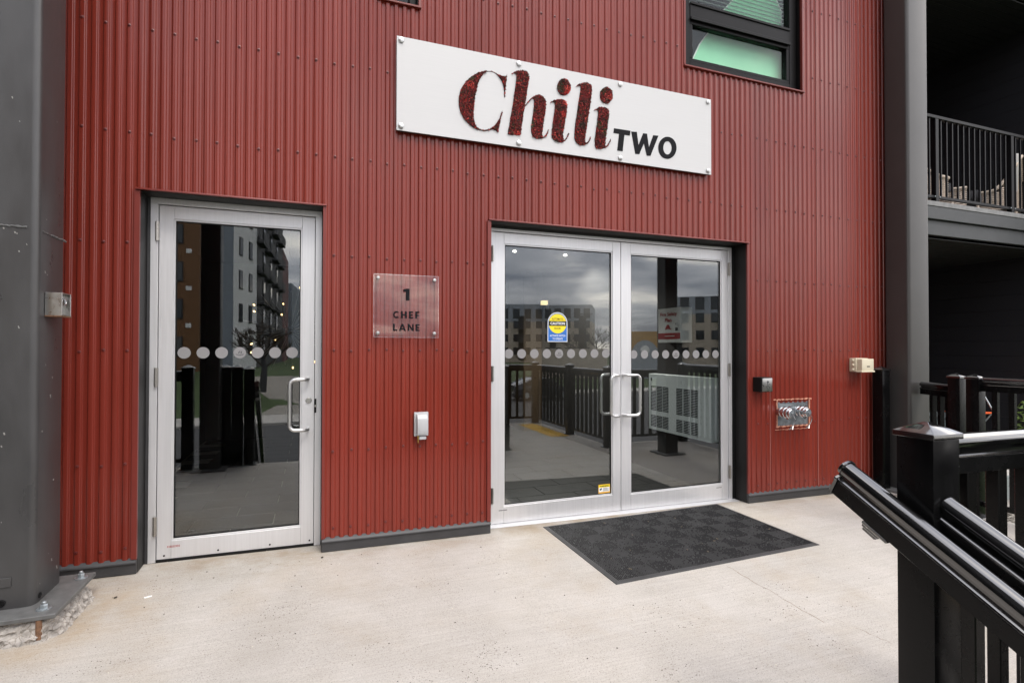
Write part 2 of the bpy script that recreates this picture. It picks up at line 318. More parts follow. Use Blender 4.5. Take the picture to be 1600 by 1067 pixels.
# ------------------------------------------------------------------ ground and platform (setting)
def tz(x, y):
    t = min(1, max(0, (-y - 3.0) / 6.0)); t = t * t * (3 - 2 * t)
    u = min(1, max(0, (-y - 25.0) / 20.0)); u = u * u * (3 - 2 * u)
    k = min(1, max(0, (x + 2) / 9.0)); k = k * k * (3 - 2 * k)
    return -0.70 - 1.45 * t + 1.5 * (1 - k) * u
mb = MB(); xs = [-400, -150, -80, -50, -30, -20, -12, -8, -5, -3, -1, 1, 3, 5, 7, 9, 12, 16, 22, 30, 45, 70, 120, 220, 400]
ys = [-500, -300, -180, -120, -80, -60, -45, -35, -28, -22, -17, -13, -10, -8, -6.5, -5, -4, -3, -2, -1, 0, 1, 3, 8, 20, 80, 300]
vs = [(x, y, tz(x, y)) for y in ys for x in xs]; nx = len(xs)
mb.add(vs, [(j * nx + i, j * nx + i + 1, (j + 1) * nx + i + 1, (j + 1) * nx + i) for j in range(len(ys) - 1) for i in range(nx - 1)])
struct(mb.build('lawn_ground', GRASSM, recalc=False))

def slab(name, x0, x1, y0, y1, zb, mat, bev=0.012):
    m = MB(); m.hexa([(x0, y0, zb), (x1, y0, zb), (x1, y1, zb), (x0, y1, zb), (x0, y0, g(x0)), (x1, y0, g(x1)), (x1, y1, g(x1)), (x0, y1, g(x0))])
    return m.build(name, mat, bevel=bev)
plat = struct(slab('entrance_platform', -4.0, 5.42, -2.80, 0.16, -0.75, CONC))
struct(slab('platform_ramp_landing', 2.36, 4.05, -5.25, -2.80, -2.4, CONC))
# hairline cracks in the slab, thin raised-edge slivers of dirt
def crack(pts, wd):
    m = MB(); P = [Vector((x, y, g(x) + 0.0006)) for x, y in pts]
    for i in range(len(P) - 1):
        d = (P[i + 1] - P[i]).normalized(); n = Vector((-d.y, d.x, 0)) * wd * (0.6 + 0.8 * rnd.random())
        m.add([P[i] - n, P[i + 1] - n * 0.9, P[i + 1] + n * 0.9, P[i] + n], [(0, 1, 2, 3)])
    return m
def jag(p0, p1, n, amp):
    return [(p0[0] + (p1[0] - p0[0]) * i / n + rnd.uniform(-amp, amp), p0[1] + (p1[1] - p0[1]) * i / n + rnd.uniform(-amp, amp)) for i in range(n + 1)]
CRACKM = M('crack_dirt', (0.20, 0.155, 0.11), 0.95)
o = crack(jag((2.50, -1.07), (2.455, -1.80), 16, 0.008), 0.0016); o.build('crack', CRACKM, plat, recalc=False)
o = crack(jag((2.56, -1.88), (2.585, -2.05), 7, 0.006), 0.0012); o.build('crack', CRACKM, plat, recalc=False)
# litter on the slab
mb = MB()
for i in range(260):
    x = rnd.uniform(-1.1, 3.6); y = -0.03 - abs(rnd.gauss(0, 0.55)) if i % 3 else rnd.uniform(-2.2, -0.2)
    if 1.5 < x < 3.4 and -1.2 < y < -0.1: continue
    s_ = rnd.uniform(0.0008, 0.0022); a = rnd.random() * 3.14
    mb.obox((x, y, g(x) + s_ * 0.5), [(math.cos(a), math.sin(a), 0), (-math.sin(a), math.cos(a), 0), (0, 0, 1)], (s_ * rnd.uniform(1, 2.2), s_, s_ * 0.6), 0 if rnd.random() < 0.62 else 1)
for _ in range(34):           # drifts of fine grit
    cx_, cy__ = rnd.uniform(-1.0, 3.2), rnd.uniform(-2.1, -0.15)
    if 1.5 < cx_ < 3.5 and -1.2 < cy__: continue
    for _k in range(rnd.randint(10, 40)):
        x, y = cx_ + rnd.gauss(0, .07), cy__ + rnd.gauss(0, .05); s_ = rnd.uniform(0.0006, 0.0017)
        if 1.6 < x < 3.5 and -1.12 < y or y > -0.03: continue
        mb.box(x - s_, x + s_ * 1.4, y - s_, y + s_, g(x), g(x) + s_ * .8, 0)
for x, y in ((-1.0, -0.33), (0.06, -0.10)):
    mb.obox((x, y, g(x) + 0.006), [(0.8, 0.6, 0), (-0.6, 0.8, 0), (0, 0, 1)], (0.007, 0.0035, 0.003), 0)
GRIT = M('dark_grit', (0.06, 0.05, 0.04), 0.9); GRITL = M('pale_grit', (0.62, 0.58, 0.50), 0.9)
o = stuff(mb.build('grit', [GRIT, GRITL], smooth=0)); o['label'] = 'scattered grit and crumbs lying on the concrete near the wall'; o['category'] = 'grit'
mb = MB(); mb.tube([(-0.855, -0.385, g(-0.85) + 0.0045), (-0.822, -0.372, g(-0.85) + 0.0045)], 0.0042, 8)
tag(mb.build('cigarette_butt', WHT), 'white cigarette butt lying on the concrete between grey column and single door', 'cigarette butt')

# ------------------------------------------------------------------ the red building
B = thing('building', 'red corrugated metal clad entrance building with silver framed glass doors', 'building', (1.2, 0.1, g(1.2)))
PITCH = 0.0589; X0 = -1.287; WX0, WX1, WTOP = -1.62, 5.60, 7.4
def cy(x):
    s_ = math.cos(2 * math.pi * (x - X0) / PITCH); return 0.005 - 0.0057 * math.tanh(2.5 * s_) / math.tanh(2.5)
OPEN = [(-0.990, 0.055, -1, 2.268), (1.250, 3.715, -1, 2.272), (3.037, 4.404, 3.785, 5.7), (0.425, 0.695, 3.765, 5.7), (4.075, 4.465, 0.582, 0.795)]
FR = [0, .15, .19, .215, .235, .25, .265, .285, .31, .35, .5, .65, .69, .715, .735, .75, .765, .785, .81, .85]
samples = sorted(set([round(v, 5) for k in range(-8, 120) for q in FR for v in (X0 + (k + q) * PITCH,) if WX0 <= v <= WX1] + [WX0, WX1] + [round(v, 5) for a in OPEN for v in a[:2]]))
seams = [WX0] + [X0 + PITCH * (13 * k + 0.25) for k in range(0, 7)] + [3.993, 4.591, 5.182, WX1]
for si in range(len(seams) - 1):
    a, b_ = seams[si], seams[si + 1]
    lap = -0.0016 if si % 2 else 0.0
    ext = PITCH * 0.6 if si % 2 else 0
    xs_ = [x for x in samples if a - ext - 1e-6 <= x <= b_ + ext + 1e-6]
    mb = MB()
    for i in range(len(xs_) - 1):
        xa, xb = xs_[i], xs_[i + 1]; xm = (xa + xb) / 2
        if xb - xa < 1e-5: continue
        iv = [(g(xm) + 0.084, WTOP)]
        for o0, o1, z0, z1 in OPEN:
            if o0 < xm < o1:
                iv = [q for lo, hi in iv for q in ((lo, min(hi, z0)), (max(lo, z1), hi)) if q[1] - q[0] > 1e-4]
        for lo, hi in iv:
            mb.add([(xa, cy(xa) + lap, lo), (xb, cy(xb) + lap, lo), (xb, cy(xb) + lap, hi), (xa, cy(xa) + lap, hi)], [(0, 1, 2, 3)])
    me = mb.mesh('cladding_sheet', REDS[0], smooth=0, recalc=False)
    bm = bmesh.new(); bm.from_mesh(me); bmesh.ops.remove_doubles(bm, verts=bm.verts, dist=1e-5); bm.to_mesh(me); bm.free()
    bm = bmesh.new(); bm.from_mesh(me); left = set(bm.faces)
    isl = []
    while left:
        st = [left.pop()]; cur = list(st)
        while st:
            for ed in st.pop().edges:
                for f_ in ed.link_faces:
                    if f_ in left: left.discard(f_); st.append(f_); cur.append(f_)
        isl.append([[tuple(v.co) for v in f_.verts] for f_ in cur])
    bm.free()
    for fl_ in isl:          # a sheet cut right through by an opening is two sheets
        q = MB(); idx = {}; F_l = []
        for f_ in fl_: F_l.append(tuple(idx.setdefault(tuple(round(c, 5) for c in v), len(idx)) for v in f_))
        q.v = list(idx); q.f = F_l; q.m = [0] * len(F_l)
        me2 = q.mesh('cladding_sheet', REDS[si % 3], smooth=0, recalc=False); me2.polygons.foreach_set('use_smooth', [True] * len(me2.polygons)); link('cladding_sheet', me2, B)
for x in (3.993, 4.591, 5.182):      # pale strips that draw the sheet laps as bright lines
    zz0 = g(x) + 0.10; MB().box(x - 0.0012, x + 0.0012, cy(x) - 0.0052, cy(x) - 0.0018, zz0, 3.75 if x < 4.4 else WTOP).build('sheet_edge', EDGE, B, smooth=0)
# screw heads on the crests
mb = MB(); rows = [4.60, 3.935, 3.25, 2.605, 1.937, 1.290, 0.610, 0.105]
def blocked(x, z):
    return any(o0 - 0.02 < x < o1 + 0.02 and z0 - 0.04 < z < z1 + 0.05 for o0, o1, z0, z1 in OPEN)
k = -3
while X0 + 2 * PITCH * k < WX1 - 0.03:
    x = X0 + 2 * PITCH * k + (PITCH if X0 + 2 * PITCH * k > 3.72 else 0); k += 1
    if x > WX1 - 0.03: break
    for z in rows + [5.3, 6.0, 6.7]:
        if z < 0.2: z = g(x) + 0.16
        if blocked(x, z): continue
        jx, jz = rnd.uniform(-.004, .004), rnd.uniform(-.007, .007)
        mb.lathe([(0.0098, 0.0), (0.0098, 0.0014), (0.0062, 0.0024), (0.0058, 0.0066), (0.0022, 0.0078)], (x + jx, cy(x) - 0.001, z + jz), (0, -1, 0), 8)
stuff(mb.build('fastener_heads', SCREW, B, smooth=40))
# end trim of the wall at its corners, side return
MB().box(5.565, 5.612, -0.010, 0.030, g(5.6) + 0.084, WTOP).box(5.597, 5.612, 0.030, 2.6, g(5.6) + 0.084, WTOP).build('corner_trim', RED_TRIM, B, 0.003)
# base flashing: charcoal sill with a drip lip over a plinth
def baseflash(xa, xb):
    m = MB(); pr = [(0.05, 0.006), (0.05, 0.105), (0.02, 0.104), (-0.016, 0.078), (-0.018, 0.068), (-0.006, 0.066), (-0.006, 0.004)]
    m.add([(x, y, g(x) + z) for x in (xa, xb) for y, z in pr], [tuple(range(7)), tuple(range(13, 6, -1))] + [(i, i + 7, (i + 1) % 7 + 7, (i + 1) % 7) for i in range(7)])
    return m.build('base_flashing', CHAR, B, 0.0015)
for a in ((WX0, -0.992), (0.057, 1.248), (3.717, 5.60)): baseflash(*a)
# opening trims: red head flashing with lip, red jamb strips, dark reveals
for o0, o1, z0, z1 in OPEN[:2]:
    m = MB(); m.prism([(-0.020, 0.000), (-0.020, 0.009), (-0.016, 0.012), (0.02, 0.014), (0.02, 0.0)], lambda a, b, d: (o0 - 0.022 + d * (o1 - o0 + 0.044), a, z1 + b - 0.004), 0, 1)
    m.build('head_flashing', RED_TRIM, B, 0.0015)
    for x, s_ in ((o0, -1), (o1, 1)):
        MB().box(min(x, x + s_ * 0.030), max(x, x + s_ * 0.018), -0.0075, 0.012, g(x) + 0.09, z1 - 0.006).build('jamb_trim', RED_TRIM, B, 0.0015)
    MB().box(o0, o1, 0.000, 0.15, z1 - 0.004, z1 + 0.012).build('soffit_reveal', REVEAL, B, 0)
    for x, s_ in ((o0, -1), (o1, 1)):
        MB().box(min(x, x + s_ * 0.012), max(x, x + s_ * 0.012), 0.0125, 0.152, g(x) + 0.004, z1 - 0.005).build('side_reveal', REVEAL, B, 0)
    MB().box(o0 - 0.012, o1 + 0.012, -0.004, 0.012, g((o0 + o1) / 2) - 0.05, g((o0 + o1) / 2) - 0.03).build('sub_sill', CHAR, B, 0)
# structural wall behind the cladding, floor bands, roof
m = MB()
def wallblk(x0, x1, z0, z1): m.box(x0, x1, 0.024, 0.26, z0, z1)
wallblk(-1.62, -1.005, -0.7, 7.3); wallblk(0.068, 1.237, -0.7, 3.6); wallblk(3.728, 5.59, -0.7, 0.55); wallblk(3.728, 5.59, 0.83, 3.6)
wallblk(3.728, 4.06, 0.55, 0.83); wallblk(4.48, 5.59, 0.55, 0.83)
wallblk(-1.005, 0.068, 2.285, 3.6); wallblk(1.237, 3.728, 2.285, 3.6)
wallblk(-1.005, 0.41, 3.6, 7.3); wallblk(0.71, 3.02, 3.6, 7.3); wallblk(4.42, 5.59, 3.6, 7.3); wallblk(0.41, 0.71, 5.72, 7.3); wallblk(3.02, 4.42, 5.72, 7.3); wallblk(0.41, .71, 3.6, 3.75); wallblk(3.02, 4.42, 3.6, 3.77)
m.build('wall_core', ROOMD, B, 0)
MB().box(-1.62, 5.59, 0.0, 9.0, 7.41, 7.6).build('roof', CHAR, B, 0.01)
m = MB(); m.box(-1.62, -1.55, 0.27, 8.99, -0.7, 7.4).box(5.50, 5.59, 2.61, 8.99, -0.7, 7.4).box(-1.54, 5.49, 8.9, 8.99, -0.7, 7.4); m.build('outer_wall', DARKW, B, 0)

# ------------------------------------------------------------------ lobby behind the glass
MB().box(-1.54, 5.49, 0.27, 8.89, -0.5, -0.115).build('lobby_floor', GROUT, B, 0)
tm = MB().box(0.0035, 0.5965, 0.0035, 0.2965, 0, 0.012).mesh('floor_tile', TILE, 0.0012)
tn = 0
for j in range(0, 17):
    for i in range(0, 11):
        x = -1.5 + 0.6 * i - (0.3 if j % 2 else 0)
        if x < -1.53 or x > 4.8: continue
        link('floor_tile', tm, B, (x, 0.30 + 0.3 * j, -0.1145))
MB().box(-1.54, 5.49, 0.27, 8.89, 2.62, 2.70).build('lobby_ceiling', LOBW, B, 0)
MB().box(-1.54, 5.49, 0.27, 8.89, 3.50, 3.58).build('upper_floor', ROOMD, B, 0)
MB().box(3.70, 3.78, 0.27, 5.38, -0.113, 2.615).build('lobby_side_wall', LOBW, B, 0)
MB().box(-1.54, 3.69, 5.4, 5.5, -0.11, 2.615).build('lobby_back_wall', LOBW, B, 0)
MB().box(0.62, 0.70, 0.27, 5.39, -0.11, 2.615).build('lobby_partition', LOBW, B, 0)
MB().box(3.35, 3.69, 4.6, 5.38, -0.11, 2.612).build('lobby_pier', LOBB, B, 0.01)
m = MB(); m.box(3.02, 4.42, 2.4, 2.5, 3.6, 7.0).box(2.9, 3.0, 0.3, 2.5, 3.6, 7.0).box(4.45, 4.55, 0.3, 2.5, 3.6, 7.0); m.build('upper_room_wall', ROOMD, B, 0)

# ------------------------------------------------------------------ doors
JLOGO = [[(-0.010, -0.004), (-0.007, 0.006), (0.001, 0.014), (0.004, 0.013), (-0.002, 0.004), (-0.003, -0.005)], [(0.004, -0.005), (0.005, 0.003), (0.010, 0.011), (0.014, 0.011), (0.011, 0.002), (0.012, -0.004)]]
dotm = MB().lathe([(0.0375, 0.0), (0.0375, 0.0008)], (0, 0, 0), (0, -1, 0), 28).mesh('marker_dot', DOT, smooth=0)
def marker_dots(x0, n, step, z, par, y, logo):
    for i in range(n):
        x = x0 + step * i; d = link('marker_dot', dotm, par, (x, y, z))
        if i == logo:
            m = MB()
            for pl in JLOGO: m.prism(pl, lambda a, b, dd: (x + a, y - 0.0012 - dd, z + b), 0, 0.0004)
            for q in range(9):
                a0 = x - 0.024 + q * 0.0054; zz = z - 0.010 - 0.005 * math.sin(q / 8 * math.pi)
                m.box(a0, a0 + 0.0035, y - 0.0016, y - 0.0012, zz - 0.003 - 0.003 * (q % 2), zz + 0.003)
            m.build('dot_emblem', INK, par, smooth=0)
def leaf(name, x0, x1, gx0, gx1, gz0, gz1, ztop, zb):
    """aluminium stile and rail leaf; zb(x) is the lower edge"""
    y0, y1 = 0.158, 0.203; m = MB(); e = 0.0006
    def stile(xa, xb): m.hexa([(xa, y0, zb(xa)), (xb, y0, zb(xb)), (xb, y1, zb(xb)), (xa, y1, zb(xa)), (xa, y0, ztop), (xb, y0, ztop), (xb, y1, ztop), (xa, y1, ztop)])
    stile(x0, gx0); stile(gx1, x1)
    m.box(gx0 + e, gx1 - e, y0 + 0.0004, y1, gz1, ztop)
    m.hexa([(gx0 + e, y0 + .0004, zb(gx0)), (gx1 - e, y0 + .0004, zb(gx1)), (gx1 - e, y1, zb(gx1)), (gx0 + e, y1, zb(gx0)), (gx0 + e, y0 + .0004, gz0), (gx1 - e, y0 + .0004, gz0), (gx1 - e, y1, gz0), (gx0 + e, y1, gz0)])
    d = m.build(name, ALU, B, 0.0012)
    s_ = 0.010; m = MB()          # glazing stops and gasket
    for xa, xb, za, zb_ in ((gx0, gx0 + s_, gz0 + s_, gz1 - s_), (gx1 - s_, gx1, gz0 + s_, gz1 - s_), (gx0, gx1, gz1 - s_, gz1), (gx0, gx1, gz0, gz0 + s_)):
        m.box(xa, xb, 0.165, 0.177, za, zb_)
    m.build('glazing_bead', ALU, d, 0.001)
    m = MB(); s2 = 0.016
    for xa, xb, za, zb_ in ((gx0 + s_, gx0 + s2, gz0 + s2, gz1 - s2), (gx1 - s2, gx1 - s_, gz0 + s2, gz1 - s2), (gx0 + s_, gx1 - s_, gz1 - s2, gz1 - s_), (gx0 + s_, gx1 - s_, gz0 + s_, gz0 + s2)):
        m.box(xa, xb, 0.171, 0.177, za, zb_)
    m.build('gasket', GASKET, d, 0)
    MB().box(gx0 + 0.002, gx1 - 0.002, 0.1775, 0.1835, gz0 + 0.002, gz1 - 0.002).build('pane', GLASS, d, 0, smooth=0)
    return d
def hinge(x, z, par, s_=1):
    m = MB(); 
    for q in range(5): m.tube([(x, 0.138, z - 0.060 + q * 0.0245), (x, 0.138, z - 0.060 + q * 0.0245 + 0.0232)], 0.0095, 10)
    m.box(x - 0.011, x + 0.011, 0.1405, 0.151, z - 0.058, z + 0.060)
    m.build('hinge', HINGE, par)
def pull(xm, xb, zt, zb, par, yf=0.157, proj=0.062, sgn=-1):
    """offset C pull: bar at xb, feet at xm"""
    r_ = 0.0125; yb = yf + sgn * proj; rr = 0.038; P = []
    sx = 1 if xm > xb else -1
    P += [(xm, yf, zt), (xm, yb + sgn * -0.02, zt), (xm - sx * 0.010, yb, zt)]
    for q in range(0, 7):
        a = q / 6 * math.pi / 2; P.append((xb + sx * rr - sx * rr * math.sin(a), yb, zt - rr + rr * math.cos(a)))
    for q in range(0, 7):
        a = q / 6 * math.pi / 2; P.append((xb + sx * rr - sx * rr * math.cos(a), yb, zb + rr - rr * math.sin(a)))
    P += [(xm - sx * 0.010, yb, zb), (xm, yb + sgn * -0.02, zb), (xm, yf, zb)]
    m = MB(); m.tube(P, r_, 12)
    m.build('handle', ALU2, par, smooth=60)
# single door
zbL = lambda x: g(x) + 0.016
m = MB(); m.box(-0.972, -0.930, 0.147, 0.25, g(-0.95) + 0.002, 2.2225).box(0.009, 0.052, 0.147, 0.25, g(0.03) + 0.002, 2.2225).box(-0.972, 0.052, 0.1465, 0.25, 2.223, 2.2625)
fr1 = m.build('door_frame', ALU, B, 0.0012)
MB().box(-0.9885, -0.9725, 0.149, 0.24, g(-0.98) + 0.003, 2.2635).build('jamb_filler', CHAR, fr1, 0)
MB().box(-0.9885, 0.0535, 0.1530, 0.24, 2.2640, 2.2675).build('head_filler', CHAR, fr1, 0)
m = MB(); m.hexa([(-0.929, 0.150, g(-0.93) + 0.002), (0.008, 0.150, g(0) + 0.002), (0.008, 0.2, g(0) + 0.002), (-0.929, 0.2, g(-.93) + 0.002), (-0.929, 0.150, g(-0.93) + 0.013), (0.008, 0.150, g(0) + 0.013), (0.008, 0.2, g(0) + 0.013), (-0.929, 0.2, g(-.93) + 0.013)])
m.build('door_sweep', GASKET, fr1, 0)
d1 = leaf('side_door', -0.9265, 0.0055, -0.847, -0.0765, 0.076, 2.137, 2.2185, zbL); d1['label'] = 'single glass door in a silver frame, left of the address plaque'
marker_dots(-0.787, 7, 0.108, 1.275, d1, 0.1772, 3)
for z in (2.048, 1.120, 0.180): hinge(-0.934, z, d1)
pull(-0.036, -0.150, 1.092, 0.748, d1)
m = MB(); m.lathe([(0.021, 0), (0.021, 0.004), (0.017, 0.010), (0.012, 0.010), (0.012, 0.008)], (-0.031, 0.158, 0.944), (0, -1, 0), 18); m.build('lock_cylinder', STAIN_ST, d1)
m = MB(); m.box(0.0065, 0.020, 0.140, 0.1469, 0.858, 0.955); m.build('strike_plate', GASKET, fr1, 0.001)
m = MB(); m.lathe([(0.008, 0), (0.008, 0.004), (0.005, 0.005)], (0.0135, 0.1398, 0.905), (0, -1, 0), 10); m.build('strike_bolt', HINGE, fr1)
m = MB()
for x in (-0.885, -0.58, -0.27, -0.02): m.lathe([(0.006, 0), (0.006, 0.002), (0.003, 0.003)], (x, 0.158, zbL(x) + 0.022), (0, -1, 0), 8)
m.build('kick_screw', GASKET, d1)
m = MB()
for q in range(2):
    for p_ in range(9): m.box(-0.868 + p_ * 0.008, -0.8625 + p_ * 0.008 + 0.0, 0.1572, 0.1580, 0.034 + q * 0.007, 0.0375 + q * 0.007)
m.build('maker_print', SIGRED, d1, smooth=0)
# double door
zbD = lambda x: g(x) + 0.0105
m = MB(); m.box(1.272, 1.314, 0.147, 0.25, g(1.3) + 0.002, 2.2255).box(3.6405, 3.676, 0.147, 0.25, g(3.66) + 0.002, 2.2255).box(1.272, 3.676, 0.1465, 0.25, 2.226, 2.2505)
fr2 = m.build('door_frame', ALU, B, 0.0012)
MB().box(3.677, 3.7135, 0.149, 0.24, g(3.69) + 0.003, 2.263).build('jamb_filler', GASKET, fr2, 0)
MB().box(1.2515, 1.271, 0.149, 0.24, g(1.26) + 0.003, 2.263).build('jamb_filler', CHAR, fr2, 0)
MB().box(1.2515, 3.7135, 0.1530, 0.24, 2.2515, 2.2715).build('head_filler', CHAR, fr2, 0)
m = MB(); th = [(0.085, 0.001), (0.085, 0.005), (0.140, 0.008), (0.24, 0.008), (0.24, 0.001)]
m.add([(x, y, g(x) + z) for x in (1.262, 3.70) for y, z in th], [tuple(range(5)), tuple(range(9, 4, -1))] + [(i, i + 5, (i + 1) % 5 + 5, (i + 1) % 5) for i in range(5)])
m.build('threshold', ALU, fr2, 0.001)
d2 = leaf('entrance_door', 1.3165, 2.4770, 1.410, 2.3985, 0.060, 2.137, 2.2215, zbD); d2['label'] = 'left leaf of the silver framed double glass doors, with the yellow caution sticker'
d3 = leaf('entrance_door', 2.4815, 3.6385, 2.5765, 3.5700, 0.047, 2.131, 2.2215, zbD); d3['label'] = 'right leaf of the silver framed double glass doors, in front of the white wall heater'
marker_dots(1.458, 9, 0.1105, 1.2625, d2, 0.1772, 4); marker_dots(2.620, 9, 0.11125, 1.2535, d3, 0.1772, 4)
for z in (2.047, 1.107, 0.158): hinge(1.309, z, d2); hinge(3.6425, z, d3)
pull(2.432, 2.345, 1.078, 0.735, d2); pull(2.502, 2.632, 1.078, 0.735, d3)
pull(2.432, 2.345, 1.078, 0.735, d2, yf=0.204, sgn=1); pull(2.502, 2.632, 1.078, 0.735, d3, yf=0.204, sgn=1)
m = MB()
for p_ in range(7): m.box(1.370 + p_ * 0.010, 1.377 + p_ * 0.010, 0.1572, 0.1580, 0.030, 0.036)
m.build('maker_print', INK, d2, smooth=0)
m = MB()
for p_ in range(6): m.box(3.50 + p_ * 0.010, 3.507 + p_ * 0.010, 0.1572, 0.1580, 0.016, 0.021)
m.build('maker_print', INK, d3, smooth=0)

# ------------------------------------------------------------------ windows above
def trim_win(x0, x1, z0, z1):
    m = MB(); m.box(x0 - 0.020, x1 + 0.020, -0.018, 0.02, z0 - 0.014, z0).box(x0 - 0.020, x0, -0.008, 0.02, z0 + 0.0005, z1).box(x1, x1 + 0.020, -0.008, 0.02, z0 + 0.0005, z1)
    m.build('window_trim', RED_TRIM, B, 0.002)
def jamb_win(x0, x1, z0, z1):
    m = MB(); m.box(x0, x0 + 0.006, 0.021, 0.20, z0 + 0.006, z1).box(x1 - 0.006, x1, 0.021, 0.20, z0 + 0.006, z1).box(x0, x1, 0.021, 0.2, z0, z0 + 0.0055)
    m.build('window_reveal', WFRAME, B, 0)
trim_win(3.037, 4.404, 3.785, 5.7); jamb_win(3.037, 4.404, 3.785, 5.7)
m = MB(); m.box(3.0435, 3.130, 0.055, 0.15, 3.792, 5.69).box(4.310, 4.3975, 0.055, 0.15, 3.792, 5.69).box(3.1305, 4.3095, 0.055, 0.15, 3.792, 3.868)
win = m.build('window', WFRAME, B, 0.003); win['label'] = 'black framed upper window showing a mint green panel inside, right of the sign'
m = MB(); m.box(3.131, 4.309, 0.050, 0.15, 4.245, 4.395).box(3.131, 4.309, 0.035, 0.0495, 4.235, 4.262).box(3.131, 4.309, 0.040, 0.0495, 4.375, 4.40); m.build('transom', WFRAME, win, 0.003)
m = MB()
for a in ((3.131, 3.165, 0.06, 0.12, 3.90, 4.205), (4.275, 4.309, 0.06, 0.12, 3.90, 4.205), (3.131, 4.309, 0.06, 0.12, 3.869, 3.8995), (3.131, 4.309, 0.06, 0.12, 4.2055, 4.2445)): m.box(*a)
m.build('sash', WFRAME, win, 0.003)
MB().box(3.166, 4.274, 0.090, 0.096, 3.90, 4.205).build('pane', CLEARG, win, 0, smooth=0)
MB().box(3.131, 4.309, 0.090, 0.096, 4.396, 5.69).build('pane', CLEARG, win, 0, smooth=0)
bs = MB().obox((0, 0, 0), [(1, 0, 0), (0, 0.95, 0.31), (0, -0.31, 0.95)], (0.585, 0.012, 0.0006)).mesh('blind_slat', BLIND, smooth=0)
for q in range(32): link('blind_slat', bs, win, (3.72, 0.125, 4.415 + q * 0.038))
trim_win(0.425, 0.695, 3.765, 5.7); jamb_win(0.425, 0.695, 3.765, 5.7)
m = MB(); m.box(0.432, 0.462, 0.055, 0.15, 3.772, 5.69).box(0.640, 0.688, 0.055, 0.15, 3.772, 5.69).box(0.4625, 0.6395, 0.055, 0.15, 3.772, 3.80)
win2 = m.build('window', WFRAME, B, 0.003); win2['label'] = 'narrow black framed upper window just above the sign'
MB().box(0.4625, 0.6395, 0.090, 0.096, 3.801, 5.69).build('pane', CLEARG, win2, 0, smooth=0)
# mint panel inside the upper window
out = [(3.235, 3.83), (3.252, 3.97), (3.33, 4.12), (3.478, 4.31), (3.611, 4.50), (3.758, 4.66), (3.90, 4.75), (4.08, 4.80), (4.24, 4.775), (4.315, 4.65), (4.335, 4.50), (4.352, 4.31), (4.405, 3.97), (4.415, 3.83)]
MT = thing('display_panel', 'mint green rounded panel with pale rim standing inside the upper window', 'panel', (3.82, 0.25, 3.59))
MB().prism(out, wallmap(0.165), 0, 0.02).build('panel_board', MINT, MT, 0)
m = MB()
for i in range(len(out) - 1): m.tube([(out[i][0], 0.162, out[i][1]), (out[i + 1][0], 0.162, out[i + 1][1])], 0.006, 6)
m.build('panel_rim', MINTRIM, MT)
MB().box(3.5, 4.1, 0.27, 0.37, 3.585, 3.60).box(3.78, 3.86, 0.271, 0.291, 3.6005, 3.9).box(3.78, 3.86, 0.186, 0.270, 3.88, 3.9).build('panel_stand', WFRAME, MT)
import mathutils.noise as mnoise
